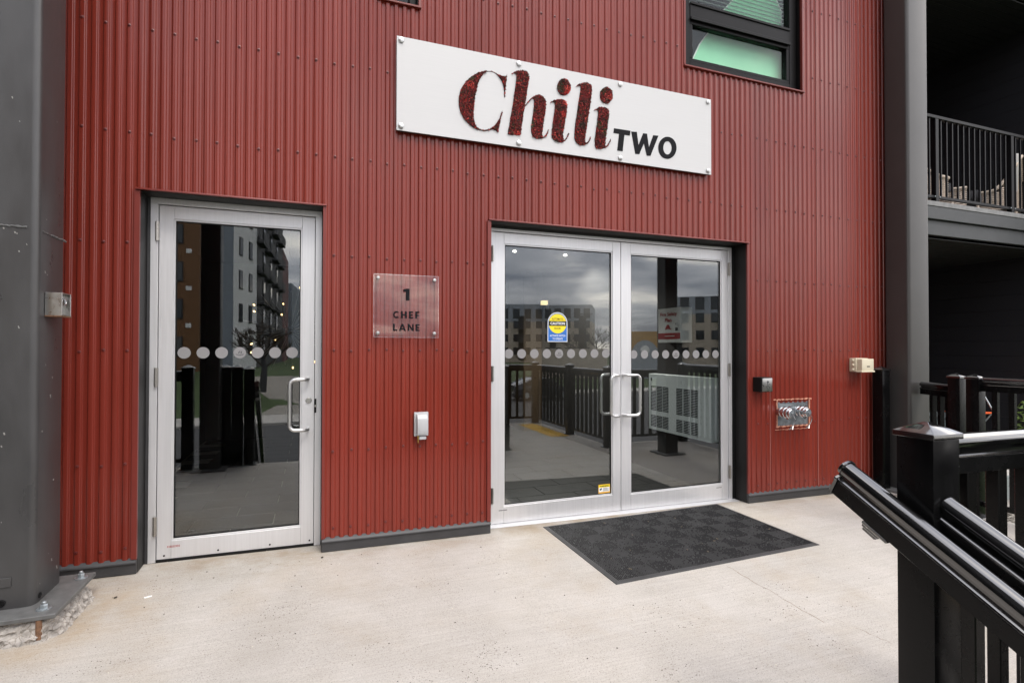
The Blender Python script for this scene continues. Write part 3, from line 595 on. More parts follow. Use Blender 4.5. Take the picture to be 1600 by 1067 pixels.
# ------------------------------------------------------------------ big sign
SX, SZ, SY = 0.537, 2.838, -0.037
S = thing('sign', 'long white wall sign reading Chili TWO in flower filled and black letters', 'sign', (SX + 1.37, SY, SZ))
MB().box(SX, SX + 2.745, SY, SY + 0.006, SZ, SZ + 0.667).build('sign_panel', SIGNW, S, 0.001)
m = MB(); m.box(SX + 0.004, SX + 2.741, SY + 0.0065, -0.004, SZ + 0.004, SZ + 0.663); m.build('backing_tray', SIGNEDGE, S, 0.002)
bm_ = MB().lathe([(0.0195, 0), (0.0195, 0.006), (0.0175, 0.011), (0.010, 0.0135), (0.002, 0.014)], (0, 0, 0), (0, -1, 0), 18).mesh('cap_bolt', BOLT)
for x in (0.568, 1.458, 2.351, 3.244):
    for z in (3.478, 2.870): link('cap_bolt', bm_, S, (x, SY, z))
LET = {"C":[[0.676,0.539],[0.657,0.535],[0.636,0.53],[0.617,0.521],[0.597,0.511],[0.578,0.498],[0.558,0.484],[0.54,0.468],[0.523,0.451],[0.507,0.433],[0.493,0.414],[0.479,0.393],[0.468,0.372],[0.46,0.351],[0.455,0.33],[0.451,0.308],[0.449,0.287],[0.449,0.265],[0.451,0.244],[0.455,0.225],[0.46,0.206],[0.467,0.188],[0.476,0.171],[0.486,0.157],[0.499,0.143],[0.512,0.13],[0.526,0.118],[0.542,0.108],[0.559,0.099],[0.579,0.092],[0.598,0.087],[0.613,0.085],[0.626,0.084],[0.638,0.084],[0.649,0.085],[0.66,0.087],[0.671,0.09],[0.682,0.095],[0.694,0.1],[0.705,0.103],[0.716,0.106],[0.727,0.104],[0.736,0.1],[0.746,0.094],[0.753,0.089],[0.756,0.106],[0.761,0.131],[0.767,0.16],[0.773,0.193],[0.782,0.232],[0.789,0.263],[0.785,0.253],[0.779,0.237],[0.772,0.218],[0.765,0.197],[0.755,0.179],[0.745,0.161],[0.732,0.145],[0.719,0.13],[0.705,0.119],[0.691,0.109],[0.675,0.101],[0.66,0.096],[0.645,0.092],[0.632,0.091],[0.619,0.091],[0.607,0.095],[0.595,0.101],[0.584,0.11],[0.576,0.122],[0.57,0.135],[0.566,0.152],[0.562,0.171],[0.561,0.192],[0.561,0.214],[0.562,0.235],[0.565,0.257],[0.567,0.282],[0.57,0.307],[0.574,0.331],[0.578,0.356],[0.584,0.384],[0.591,0.412],[0.599,0.439],[0.609,0.464],[0.621,0.487],[0.634,0.506],[0.647,0.519],[0.659,0.528],[0.669,0.533],[0.679,0.536],[0.691,0.538],[0.704,0.538],[0.718,0.536],[0.733,0.531],[0.747,0.522],[0.761,0.51],[0.772,0.497],[0.781,0.484],[0.789,0.47],[0.795,0.453],[0.799,0.427],[0.802,0.4],[0.802,0.377],[0.802,0.361],[0.805,0.362],[0.808,0.362],[0.809,0.378],[0.81,0.401],[0.812,0.428],[0.814,0.457],[0.817,0.483],[0.819,0.507],[0.822,0.524],[0.824,0.536],[0.82,0.531],[0.814,0.525],[0.806,0.521],[0.796,0.519],[0.785,0.519],[0.773,0.52],[0.759,0.525],[0.744,0.531],[0.729,0.537],[0.716,0.541],[0.703,0.542],[0.693,0.542],[0.685,0.541]],"h":[[0.855,0.543],[0.863,0.551],[0.874,0.561],[0.885,0.569],[0.896,0.577],[0.907,0.582],[0.918,0.586],[0.933,0.589],[0.947,0.592],[0.959,0.594],[0.97,0.595],[0.98,0.593],[0.989,0.588],[0.995,0.579],[1.0,0.569],[1.003,0.558],[1.003,0.545],[1.002,0.527],[0.999,0.505],[0.994,0.475],[0.989,0.443],[0.984,0.412],[0.978,0.381],[0.973,0.349],[0.969,0.325],[0.985,0.347],[1.005,0.372],[1.02,0.389],[1.034,0.403],[1.049,0.413],[1.064,0.421],[1.077,0.426],[1.09,0.429],[1.104,0.429],[1.116,0.425],[1.127,0.419],[1.136,0.41],[1.142,0.398],[1.146,0.385],[1.147,0.371],[1.146,0.354],[1.144,0.331],[1.14,0.304],[1.135,0.274],[1.13,0.242],[1.124,0.209],[1.12,0.18],[1.117,0.155],[1.115,0.136],[1.116,0.124],[1.118,0.115],[1.123,0.11],[1.13,0.109],[1.136,0.113],[1.143,0.121],[1.15,0.132],[1.156,0.145],[1.161,0.159],[1.164,0.169],[1.166,0.169],[1.168,0.168],[1.166,0.157],[1.163,0.143],[1.157,0.129],[1.15,0.117],[1.141,0.108],[1.13,0.101],[1.117,0.095],[1.103,0.091],[1.089,0.087],[1.074,0.085],[1.06,0.087],[1.048,0.092],[1.038,0.099],[1.03,0.109],[1.026,0.121],[1.024,0.135],[1.023,0.155],[1.025,0.178],[1.028,0.201],[1.031,0.227],[1.035,0.254],[1.039,0.282],[1.043,0.312],[1.046,0.338],[1.047,0.356],[1.048,0.368],[1.046,0.378],[1.043,0.385],[1.038,0.389],[1.031,0.39],[1.024,0.384],[1.015,0.374],[1.002,0.359],[0.989,0.342],[0.977,0.326],[0.969,0.313],[0.967,0.309],[0.963,0.295],[0.957,0.257],[0.951,0.215],[0.946,0.183],[0.941,0.153],[0.939,0.12],[0.932,0.093],[0.907,0.088],[0.884,0.09],[0.857,0.084],[0.832,0.087],[0.834,0.119],[0.843,0.151],[0.849,0.188],[0.857,0.236],[0.864,0.275],[0.871,0.316],[0.878,0.362],[0.885,0.407],[0.89,0.447],[0.895,0.481],[0.899,0.505],[0.901,0.524],[0.901,0.539],[0.899,0.55],[0.895,0.558],[0.89,0.561],[0.882,0.559],[0.874,0.555],[0.863,0.549]],"i":[[1.181,0.38],[1.191,0.39],[1.205,0.401],[1.218,0.409],[1.232,0.415],[1.247,0.42],[1.262,0.423],[1.278,0.426],[1.293,0.426],[1.306,0.423],[1.316,0.417],[1.324,0.407],[1.328,0.394],[1.329,0.377],[1.328,0.357],[1.325,0.33],[1.32,0.3],[1.314,0.268],[1.308,0.236],[1.301,0.202],[1.296,0.172],[1.293,0.151],[1.293,0.135],[1.294,0.122],[1.296,0.114],[1.3,0.109],[1.305,0.109],[1.31,0.112],[1.316,0.118],[1.323,0.129],[1.33,0.141],[1.336,0.157],[1.34,0.169],[1.342,0.169],[1.344,0.168],[1.34,0.154],[1.334,0.137],[1.327,0.124],[1.32,0.113],[1.311,0.105],[1.303,0.098],[1.297,0.091],[1.289,0.086],[1.275,0.084],[1.259,0.084],[1.241,0.086],[1.225,0.09],[1.213,0.097],[1.205,0.107],[1.199,0.121],[1.197,0.14],[1.198,0.162],[1.201,0.189],[1.205,0.222],[1.21,0.258],[1.216,0.298],[1.222,0.333],[1.224,0.356],[1.225,0.371],[1.223,0.383],[1.218,0.39],[1.211,0.391],[1.201,0.389],[1.19,0.385]],"idot":[[1.36,0.537],[1.359,0.521],[1.354,0.505],[1.345,0.49],[1.335,0.477],[1.322,0.468],[1.308,0.462],[1.294,0.459],[1.281,0.461],[1.268,0.466],[1.258,0.475],[1.25,0.487],[1.245,0.501],[1.243,0.517],[1.245,0.533],[1.25,0.549],[1.258,0.563],[1.268,0.576],[1.281,0.586],[1.294,0.592],[1.308,0.594],[1.322,0.593],[1.335,0.588],[1.345,0.579],[1.354,0.567],[1.359,0.553]],"l":[[1.406,0.547],[1.416,0.557],[1.43,0.57],[1.444,0.578],[1.458,0.585],[1.474,0.591],[1.49,0.595],[1.506,0.596],[1.521,0.595],[1.534,0.589],[1.543,0.58],[1.549,0.567],[1.551,0.55],[1.55,0.527],[1.546,0.498],[1.541,0.465],[1.536,0.427],[1.529,0.386],[1.521,0.343],[1.514,0.301],[1.507,0.259],[1.5,0.218],[1.493,0.182],[1.489,0.156],[1.487,0.137],[1.489,0.124],[1.493,0.117],[1.499,0.114],[1.506,0.116],[1.513,0.121],[1.521,0.131],[1.529,0.149],[1.535,0.166],[1.538,0.165],[1.54,0.165],[1.535,0.149],[1.528,0.13],[1.52,0.118],[1.511,0.108],[1.497,0.099],[1.482,0.091],[1.467,0.087],[1.451,0.085],[1.436,0.088],[1.423,0.094],[1.412,0.102],[1.402,0.113],[1.397,0.127],[1.394,0.143],[1.394,0.159],[1.395,0.18],[1.398,0.212],[1.402,0.25],[1.409,0.29],[1.416,0.333],[1.423,0.378],[1.43,0.423],[1.438,0.468],[1.444,0.506],[1.448,0.53],[1.449,0.545],[1.448,0.555],[1.444,0.561],[1.436,0.561],[1.427,0.558],[1.415,0.552]],"i2":[[1.565,0.38],[1.575,0.388],[1.589,0.399],[1.603,0.408],[1.617,0.415],[1.633,0.42],[1.65,0.424],[1.667,0.424],[1.682,0.422],[1.694,0.417],[1.702,0.41],[1.706,0.399],[1.708,0.385],[1.707,0.368],[1.704,0.346],[1.7,0.315],[1.695,0.281],[1.689,0.244],[1.684,0.209],[1.678,0.177],[1.673,0.15],[1.671,0.133],[1.671,0.121],[1.674,0.114],[1.679,0.111],[1.685,0.113],[1.693,0.12],[1.7,0.131],[1.708,0.143],[1.715,0.158],[1.72,0.169],[1.723,0.169],[1.725,0.168],[1.72,0.154],[1.713,0.137],[1.706,0.123],[1.697,0.112],[1.686,0.103],[1.675,0.096],[1.664,0.09],[1.65,0.085],[1.628,0.081],[1.606,0.079],[1.594,0.079],[1.585,0.084],[1.58,0.099],[1.578,0.118],[1.578,0.138],[1.58,0.163],[1.585,0.199],[1.591,0.24],[1.597,0.28],[1.602,0.318],[1.606,0.347],[1.608,0.369],[1.607,0.383],[1.603,0.389],[1.595,0.392],[1.585,0.39],[1.574,0.385]],"i2dot":[[1.742,0.535],[1.741,0.518],[1.736,0.502],[1.727,0.487],[1.717,0.475],[1.704,0.465],[1.69,0.459],[1.676,0.457],[1.662,0.459],[1.65,0.464],[1.639,0.473],[1.631,0.485],[1.626,0.499],[1.625,0.515],[1.626,0.531],[1.631,0.547],[1.639,0.562],[1.65,0.574],[1.663,0.584],[1.676,0.59],[1.69,0.592],[1.704,0.591],[1.717,0.586],[1.727,0.577],[1.736,0.565],[1.741,0.55]],"T":[[1.757,0.268],[1.914,0.269],[1.907,0.228],[1.855,0.228],[1.838,0.089],[1.787,0.089],[1.804,0.228],[1.751,0.229]],"W":[[1.921,0.264],[1.975,0.269],[1.991,0.161],[2.037,0.266],[2.075,0.268],[2.094,0.157],[2.137,0.264],[2.189,0.267],[2.109,0.086],[2.072,0.083],[2.044,0.182],[1.999,0.086],[1.96,0.084]],"Oo":[[2.374,0.189],[2.372,0.17],[2.366,0.152],[2.358,0.134],[2.346,0.118],[2.332,0.105],[2.315,0.094],[2.298,0.086],[2.279,0.082],[2.261,0.082],[2.244,0.085],[2.228,0.091],[2.214,0.101],[2.203,0.114],[2.194,0.129],[2.189,0.146],[2.187,0.164],[2.189,0.183],[2.194,0.201],[2.203,0.219],[2.214,0.234],[2.228,0.248],[2.244,0.259],[2.262,0.267],[2.28,0.271],[2.298,0.272],[2.316,0.269],[2.332,0.263],[2.346,0.253],[2.358,0.24],[2.367,0.225],[2.372,0.207]],"Oi":[[2.324,0.182],[2.323,0.171],[2.321,0.16],[2.317,0.15],[2.311,0.141],[2.305,0.133],[2.297,0.126],[2.289,0.122],[2.281,0.12],[2.272,0.12],[2.264,0.122],[2.257,0.126],[2.25,0.133],[2.245,0.14],[2.241,0.15],[2.238,0.16],[2.238,0.171],[2.239,0.182],[2.241,0.193],[2.245,0.203],[2.25,0.213],[2.257,0.221],[2.264,0.227],[2.272,0.231],[2.281,0.233],[2.289,0.234],[2.297,0.231],[2.305,0.227],[2.311,0.221],[2.317,0.213],[2.321,0.204],[2.323,0.193]]}
def inpoly(x, y, P):
    c = False; j = len(P) - 1
    for i in range(len(P)):
        if (P[i][1] > y) != (P[j][1] > y) and x < (P[j][0] - P[i][0]) * (y - P[i][1]) / (P[j][1] - P[i][1]) + P[i][0]: c = not c
        j = i
    return c
LINER = M('letter_recess', (0.018, 0.010, 0.008), 0.9)
def flower_letter(polys):
    m = MB()
    for P in polys: m.prism(P, lambda a, b, d: (SX + a, SY - 0.0012 + d, SZ + b), 0, 0.0016)
    lt = m.build('letter', LINER, S, 0, smooth=0)
    pm = MB()
    for P in polys:
        a = np.array(P); lo, hi = a.min(0), a.max(0); area = abs(sum(P[i - 1][0] * P[i][1] - P[i][0] * P[i - 1][1] for i in range(len(P)))) / 2
        n = int(area * 62000); k = 0; tries = 0
        blot = [(rnd.uniform(lo[0], hi[0]), rnd.uniform(lo[1], hi[1]), rnd.choice((1, 5, 0, 2, 3, 4))) for _ in range(5)]
        while k < n and tries < n * 12:
            tries += 1
            x, z = rnd.uniform(lo[0], hi[0]), rnd.uniform(lo[1], hi[1])
            if not inpoly(x, z, P): continue
            k += 1; s_ = rnd.uniform(0.0035, 0.0075)
            if rnd.random() < 0.12: s_ *= 1.5
            nrm = Vector((rnd.gauss(0, .55), -1, rnd.gauss(0, .55))).normalized(); u = nrm.orthogonal().normalized(); a_ = rnd.random() * 6.28
            v_ = nrm.cross(u); u, v_ = u * math.cos(a_) + v_ * math.sin(a_), v_ * math.cos(a_) - u * math.sin(a_)
            c = Vector((SX + x, SY - rnd.uniform(0.003, 0.011), SZ + z)); mi = rnd.choices((0, 1, 2, 3, 4, 5), (30, 9, 34, 17, 6, 4))[0]
            for bx, bz, bc in blot:
                if (x - bx) ** 2 + (z - bz) ** 2 < 0.0009 and rnd.random() < 0.6: mi = bc
            pm.add([c - u * s_, c + v_ * s_ * 0.55 + nrm * s_ * 0.25, c + u * s_, c - v_ * s_ * 0.55 + nrm * s_ * 0.25], [(0, 1, 2), (0, 2, 3)], mi)
    stuff(pm.build('dried_petals', PETALS, lt, smooth=0, recalc=False))
flower_letter([LET['C']]); flower_letter([LET['h']]); flower_letter([LET['i'], LET['idot']]); flower_letter([LET['l']]); flower_letter([LET['i2'], LET['i2dot']])
fm = lambda a, b, d: (SX + a, SY - 0.0025 + d, SZ + b)
MB().prism(LET['T'], fm, 0, 0.003).build('letter', BLK_LET, S, 0, smooth=0); MB().prism(LET['W'], fm, 0, 0.003).build('letter', BLK_LET, S, 0, smooth=0)
m = MB(); n = len(LET['Oo'])
m.add([fm(a, b, d) for P in (LET['Oo'], LET['Oi']) for d in (0, 0.003) for a, b in P],
      [q for i in range(n) for j in [(i + 1) % n] for q in ((i, j, 2 * n + j, 2 * n + i), (i, j, n + j, n + i), (2 * n + i, 2 * n + j, 3 * n + j, 3 * n + i))])
m.build('letter', BLK_LET, S, 0, smooth=30)

# ------------------------------------------------------------------ address plaque
P_ = thing('address_plaque', 'clear acrylic plaque reading 1 CHEF LANE between the doors', 'plaque', (0.61, -0.03, 1.38))
MB().box(0.386, 0.842, -0.034, -0.028, 1.381, 1.8225).build('acrylic_sheet', ACRYL, P_, 0.0008, smooth=0)
m = MB()
for xa, xb, za, zb in ((.386, .3885, 1.381, 1.8225), (.8395, .842, 1.381, 1.8225), (.3885, .8395, 1.381, 1.3835), (.3885, .8395, 1.820, 1.8225)): m.box(xa, xb, -0.0343, -0.0277, za, zb)
m.build('polished_edge', glass_mat('acrylic_edge', (0.9, 0.85, 0.85), 0.22), P_, 0, smooth=0)
sm = MB().lathe([(0.0125, 0), (0.0125, 0.030), (0.011, 0.034), (0.003, 0.035)], (0, 0, 0), (0, -1, 0), 16).mesh('standoff_cap', BOLT)
for x in (0.416, 0.812):
    for z in (1.412, 1.795): link('standoff_cap', sm, P_, (x, -0.004, z))
rt, up = (1, 0, 0), (0, 0, 1); ty = -0.0352
m = MB(); m.prism([(0.589, 1.720), (0.6105, 1.726), (0.633, 1.726), (0.633, 1.642), (0.607, 1.642), (0.607, 1.702), (0.589, 1.702)], lambda a, b, d: (a, ty + d, b), 0, 0.001); m.build('lettering', BLK_LET, P_, smooth=0)
T_ = 0.27      # stroke width of the bold capitals, in letter heights
def arcC():
    o, i_ = [], []
    for k in range(15):
        a = R(48 + 264 * k / 14); o.append((0.46 + 0.46 * math.cos(a), 0.5 + 0.5 * math.sin(a))); i_.append((0.46 + 0.25 * math.cos(a), 0.5 + 0.27 * math.sin(a)))
    return o + i_[::-1]
CAPS = {'C': [arcC()], 'H': [[(0, 0), (T_, 0), (T_, .39), (.55, .39), (.55, 0), (.55 + T_, 0), (.55 + T_, 1), (.55, 1), (.55, .61), (T_, .61), (T_, 1), (0, 1)]],
        'E': [[(0, 0), (.58, 0), (.58, .21), (T_, .21), (T_, .40), (.54, .40), (.54, .60), (T_, .60), (T_, .79), (.58, .79), (.58, 1), (0, 1)]],
        'F': [[(0, 0), (T_, 0), (T_, .36), (.53, .36), (.53, .57), (T_, .57), (T_, .79), (.58, .79), (.58, 1), (0, 1)]],
        'L': [[(0, 0), (.58, 0), (.58, .21), (T_, .21), (T_, 1), (0, 1)]], 'N': [[(0, 0), (.23, 0), (.23, .60), (.62, 0), (.85, 0), (.85, 1), (.62, 1), (.62, .40), (.23, 1), (0, 1)]],
        'A': [[(0, 0), (.25, 0), (.32, .19), (.64, .19), (.71, 0), (.97, 0), (.61, 1), (.36, 1)]]}
AHOLE = [(.395, .38), (.57, .38), (.483, .66)]
def caps(word_, x, z, width, ht):
    m = MB(); wds = [max(p[0] for q in CAPS[c] for p in q) for c in word_]; gap = (width / ht - sum(wds)) / (len(word_) - 1); px = 0
    for c, w2 in zip(word_, wds):
        if c == 'A':
            P = CAPS['A'][0]; quads = [[(0, 0), (.25, 0), (.483, .66), (.483, 1), (.36, 1)], [(.71, 0), (.97, 0), (.61, 1), (.484, 1), (.484, .66)], [(.32, .19), (.64, .19), (.57, .38), (.395, .38)]]
        else: quads = CAPS[c]
        for n_, q in enumerate(quads): m.prism([(x + (a + px) * ht, z + b * ht) for a, b in q], lambda a, b, d: (a, ty + d - 0.0001 * n_, b), 0, 0.001)
        px += w2 + gap
    m.build('lettering', BLK_LET, P_, smooth=0)
caps('CHEF', 0.519, 1.515, 0.184, 0.0515); caps('LANE', 0.518, 1.427, 0.187, 0.0505)

# ------------------------------------------------------------------ wall fittings
O_ = thing('weatherproof_outlet', 'white weatherproof outlet cover with open flap low on the wall below the plaque', 'outlet', (0.72, -0.02, 0.66))
m = MB(); m.box(0.671, 0.772, -0.028, -0.004, 0.683, 0.852); m.build('gasket_plate', WHITEP, O_, 0.005, seg=2)
m = MB(); m.prism([(-0.030, 0.694), (-0.030, 0.842), (-0.058, 0.838), (-0.076, 0.810), (-0.079, 0.735), (-0.066, 0.694)], lambda a, b, d: (0.685 + d, a, b), 0, 0.074); m.build('bubble_cover', WHITEP, O_, 0.006, seg=2)
m = MB(); m.box(0.700, 0.752, -0.055, -0.029, 0.660, 0.684); m.build('cord_hood', WHITEP, O_, 0.005)
m = MB(); m.tube([(0.694, -0.045, 0.690), (0.694, -0.050, 0.668), (0.695, -0.047, 0.640)], 0.004, 8); m.build('hasp_pin', BRASS, O_)

K_ = thing('push_button', 'black and steel door opener push button box on the wall right of the double doors', 'push button', (3.81, -0.02, 0.91))
m = MB(); m.box(3.775, 3.902, -0.105, -0.004, 0.914, 1.046); m.build('button_box', GASKET, K_, 0.003)
m = MB(); m.box(3.781, 3.896, -0.113, -0.1055, 0.921, 1.039); m.build('button_plate', STAIN_ST, K_, 0.004, seg=2)
m = MB()
m.lathe([(0.011, 0), (0.011, 0.001)], (3.842, -0.1133, 1.005), (0, -1, 0), 12)
for p0, p1 in (((3.838, 0.993), (3.843, 0.966)), ((3.843, 0.966), (3.860, 0.964)), ((3.860, 0.964), (3.868, 0.948)), ((3.840, 0.982), (3.857, 0.981))): m.tube([(p0[0], -0.1138, p0[1]), (p1[0], -0.1138, p1[1])], 0.0022, 6)
for i in range(14):
    a0, a1 = [R(150 + 15 * q) for q in (i, i + 1)]; m.tube([(3.847 + 0.017 * math.cos(a0), -0.1138, 0.960 + 0.017 * math.sin(a0)), (3.847 + 0.017 * math.cos(a1), -0.1138, 0.960 + 0.017 * math.sin(a1))], 0.0022, 6)
m.build('wheelchair_symbol', INK, K_)

F_ = thing('fire_hose_connection', 'chrome twin fire hose connection set in a torn wall opening', 'fire hydrant inlet', (4.27, 0.0, 0.57))
m = MB(); m.box(4.066, 4.474, 0.008, 0.022, 0.575, 0.802); m.build('back_plate', DULLST, F_, 0.002)
m = MB()
for i in range(26):           # raised cast lettering, too worn to read
    x = 4.105 + i * 0.0125; m.box(x, x + 0.0075, 0.003, 0.0078, 0.760 + 0.006 * (i % 3 == 0), 0.786)
    if i % 4: m.box(x, x + 0.004, 0.0035, 0.0078, 0.742, 0.754)
m.build('cast_relief', GALV, F_, smooth=0)
for s_, xc in ((0, 4.100), (1, 4.305)):
    ax = Vector((0.03, -1, -0.03)).normalized(); c0 = Vector((xc, 0.006, 0.715))
    m = MB(); m.lathe([(0.044, 0.0), (0.047, 0.010), (0.047, 0.040), (0.041, 0.044), (0.041, 0.052), (0.050, 0.056), (0.050, 0.082), (0.044, 0.086), (0.044, 0.094), (0.049, 0.097), (0.049, 0.116), (0.042, 0.119)], c0, ax, 22); m.build('inlet_barrel', CHROME, F_)
    m = MB(); m.lathe([(0.037, 0.1195), (0.039, 0.122), (0.039, 0.140), (0.036, 0.143)], c0, ax, 22)
    for q in (0, math.pi):
        u = ax.orthogonal().normalized(); v_ = ax.cross(u); d = u * math.cos(q + .6) + v_ * math.sin(q + .6); m.obox(c0 + ax * 0.107 + d * 0.053, [d, ax, d.cross(ax)], (0.008, 0.008, 0.007))
    m.build('inlet_cap', CHROME, F_); MB().lathe([(0.0345, 0.1435), (0.033, 0.145), (0.014, 0.1455), (0.012, 0.152), (0.006, 0.154)], c0, ax, 22).build('cap_face', DULLST, F_)
    e = c0 + ax * 0.152
    m = MB(); m.tube([e, e + Vector((0.02, -0.012, -0.05)), e + Vector((0.0, -0.004, -0.10)), e + Vector((-0.01, 0.03, -0.145)), e + Vector((0.06, 0.06, -0.155)), e + Vector((0.09, 0.08, -0.12))], 0.0045, 6); m.build('cap_chain', CHROME, F_)
m = MB()
def ragged(xa, xb, z, n, th):
    for i in range(n):
        a, b_ = xa + (xb - xa) * i / n, xa + (xb - xa) * (i + 1.25) / n; m.obox(((a + b_) / 2, cy((a + b_) / 2) - 0.003, z + rnd.uniform(-.003, .003)), [(1, 0, rnd.uniform(-.08, .08)), (0, 1, 0), (0, 0, 1)], ((b_ - a) / 2, 0.004, th * rnd.uniform(.6, 1.5)))
ragged(4.035, 4.505, 0.826, 40, 0.0042); ragged(4.060, 4.470, 0.574, 24, 0.004); ragged(4.045, 4.46, 0.545, 14, 0.002)
for z in [0.575 + 0.0157 * i for i in range(16)]:
    m.obox((4.0655 + rnd.uniform(-.002, .002), -0.002, z), [(1, 0, 0), (0, 1, 0), (0, 0, 1)], (0.0035, 0.005, 0.0085)); m.obox((4.474 + rnd.uniform(-.002, .002), -0.002, z), [(1, 0, 0), (0, 1, 0), (0, 0, 1)], (0.0045, 0.005, 0.0085))
stuff(m.build('torn_edge', TORN, F_, smooth=0))

G_ = thing('junction_box', 'beige plastic utility box on the red wall near the right grey column', 'utility box', (5.14, -0.05, 1.07))
m = MB(); m.box(5.015, 5.185, -0.075, -0.004, 1.078, 1.212); m.build('box_body', BEIGE, G_, 0.006, seg=2)
m = MB(); m.box(5.028, 5.192, -0.128, -0.0755, 1.090, 1.206); m.build('box_lid', BEIGE, G_, 0.005, seg=2)
m = MB(); m.box(5.010, 5.196, -0.138, -0.0757, 1.074, 1.0895); m.build('lid_lip', BEIGE, G_, 0.004)
m = MB(); m.box(5.095, 5.135, -0.1295, -0.1282, 1.125, 1.137); m.build('vent_slot', BEIGED, G_, smooth=0)
m = MB()
for z in (1.10, 1.145, 1.19): m.lathe([(0.012, 0), (0.012, 0.012), (0.009, 0.016)], (5.0145, -0.045, z), (-1, 0, 0), 10)
m.build('cable_gland', BEIGE, G_)

# ------------------------------------------------------------------ steel columns
def rsq(x0, x1, y0, y1, r_=0.032, n=5):
    P = []
    for cx, cy_, a0 in ((x1 - r_, y1 - r_, 0), (x0 + r_, y1 - r_, 90), (x0 + r_, y0 + r_, 180), (x1 - r_, y0 + r_, 270)):
        for i in range(n + 1):
            a = R(a0 + 90 * i / n); P.append((cx + r_ * math.cos(a), cy_ + r_ * math.sin(a)))
    return P
def anchor(m_b, x, y, z, par):
    m = MB(); m.lathe([(0.030, 0), (0.030, 0.004), (0.028, 0.005)], (x, y, z), (0, 0, 1), 20); m.build('washer', GALV, par)
    m = MB(); m.lathe([(0.0165, 0.005), (0.0165, 0.021), (0.0145, 0.023)], (x, y, z), (0, 0, 1), 6).lathe([(0.0095, 0.0235), (0.0095, 0.034), (0.008, 0.036)], (x, y, z), (0, 0, 1), 12); m.build('nut', GALV, par)
CL = thing('steel_column', 'wide grey steel column standing on a bolted base plate over chipped concrete', 'column', (-1.40, -0.45, g(-1.4)))
zp = 0.072
m = MB(); m.prism(rsq(-1.550, -1.249, -0.600, -0.302), lambda a, b, d: (a, b, d), zp + 0.001, 7.4); m.build('shaft', STEEL, CL, smooth=40)
m = MB(); m.box(-1.68, -1.119, -0.728, -0.232, zp - 0.022, zp); bp_ = m.build('base_plate', PLATE, CL, 0.003)
for x, y in ((-1.190, -0.652), (-1.165, -0.298), (-1.60, -0.652), (-1.60, -0.298)): anchor(None, x, y, zp, bp_)
m = MB(); m.tube([(-1.185, -0.715, zp - 0.023), (-1.185, -0.716, g(-1.2) + 0.004)], [0.012, 0.013], 10); m.build('anchor_rod', RUST, bp_)
# lumpy concrete pad under the plate
nl = 9; ring = []; NP = 120
m = MB(); vs = []
for l in range(nl):
    t = l / (nl - 1)
    for k in range(NP):
        a = 2 * math.pi * k / NP; ca, sa = math.cos(a), math.sin(a); q = max(abs(ca), abs(sa)) ** -1
        grow = (1 - t) * 0.038 - 0.026 + rnd.uniform(-0.007, 0.007) * 1.0 + 0.016 * (mnoise.noise(Vector((ca * 5, sa * 5, l * 0.7)))) * (1 if 0 < l < nl - 1 else 0.6)
        x = -1.40 + ca * min(q, 1.25) * (0.281 + grow); y = -0.48 + sa * min(q, 1.25) * (0.250 + grow)
        vs.append((x, y, g(-1.3) - 0.004 + t * (zp - 0.023 - g(-1.3) + 0.003) + (rnd.uniform(-.006, .006) if 0 < l < nl - 1 else 0)))
m.add(vs, [(l * NP + k, l * NP + (k + 1) % NP, (l + 1) * NP + (k + 1) % NP, (l + 1) * NP + k) for l in range(nl - 1) for k in range(NP)])
m.build('grout_pad', ROUGHC, CL, smooth=0)
m = MB(); m.prism([(0, 0.105), (0, 0.150), (-0.010, 0.150), (-0.010, 0.105)], lambda a, b, d: (-1.54 + d * 1, -0.602 + a * 0.4, zp + b), 0, 0.205); m.build('patch_plate', STEEL, CL, 0.0015)
m = MB(); m.tube([(-1.55, -0.604, zp + 0.232), (-1.46, -0.606, zp + 0.236), (-1.385, -0.604, zp + 0.238)], [0.008, 0.010, 0.008], 8); m.build('weld_stub', PLATE, CL)
m = MB(); m.lathe([(0.016, 0), (0.017, 0.006), (0.011, 0.007), (0.010, 0.002)], (-1.372, -0.600, zp + 0.032), (0, -1, 0), 14); m.build('weep_hole', GASKET, CL)
m = MB(); m.lathe([(0.013, 0), (0.014, 0.004), (0.009, 0.005), (0.008, 0.002)], (-1.249, -0.545, zp + 0.028), (1, 0, 0), 14); m.build('weep_hole', GASKET, CL)
m = MB()       # rough weld seam around the shaft
pts = []
for i in range(64):
    t = i / 63
    if t < 0.5: p = (-1.55 + 0.301 * t * 2, -0.601, 1.876 + 0.012 * math.sin(t * 5))
    else: p = (-1.2485, -0.600 + 0.298 * (t - 0.5) * 2, 1.878 - 0.002 * t)
    pts.append((p[0], p[1], p[2] + rnd.uniform(-.0035, .0035)))
pts = [p for p in pts if not (p[0] > -1.275 and p[1] < -0.575)] 
m.tube(pts[:28], [rnd.uniform(.003, .0065) for _ in pts[:28]], 6); m.tube(pts[-28:], [rnd.uniform(.003, .0065) for _ in pts[-28:]], 6)
m.build('weld_seam', PLATE, CL)
m = MB()
for _ in range(46):
    z_ = rnd.uniform(0.15, 3.2); s_ = rnd.uniform(.0015, .004)
    if rnd.random() < .6: x_ = rnd.uniform(-1.5, -1.29); m.obox((x_, -0.6006, z_), [(1, 0, .3), (0, 1, 0), (-.3, 0, 1)], (s_ * .7, .0006, s_ * rnd.uniform(.6, 2.5)))
    else: y_ = rnd.uniform(-.56, -.34); m.obox((-1.2484, y_, z_), [(1, 0, 0), (0, 1, .4), (0, -.4, 1)], (.0006, s_ * .7, s_ * rnd.uniform(.6, 2.5)))
stuff(m.build('paint_chips', M('bare_chip', (.30, .29, .27), .6), CL, smooth=0))
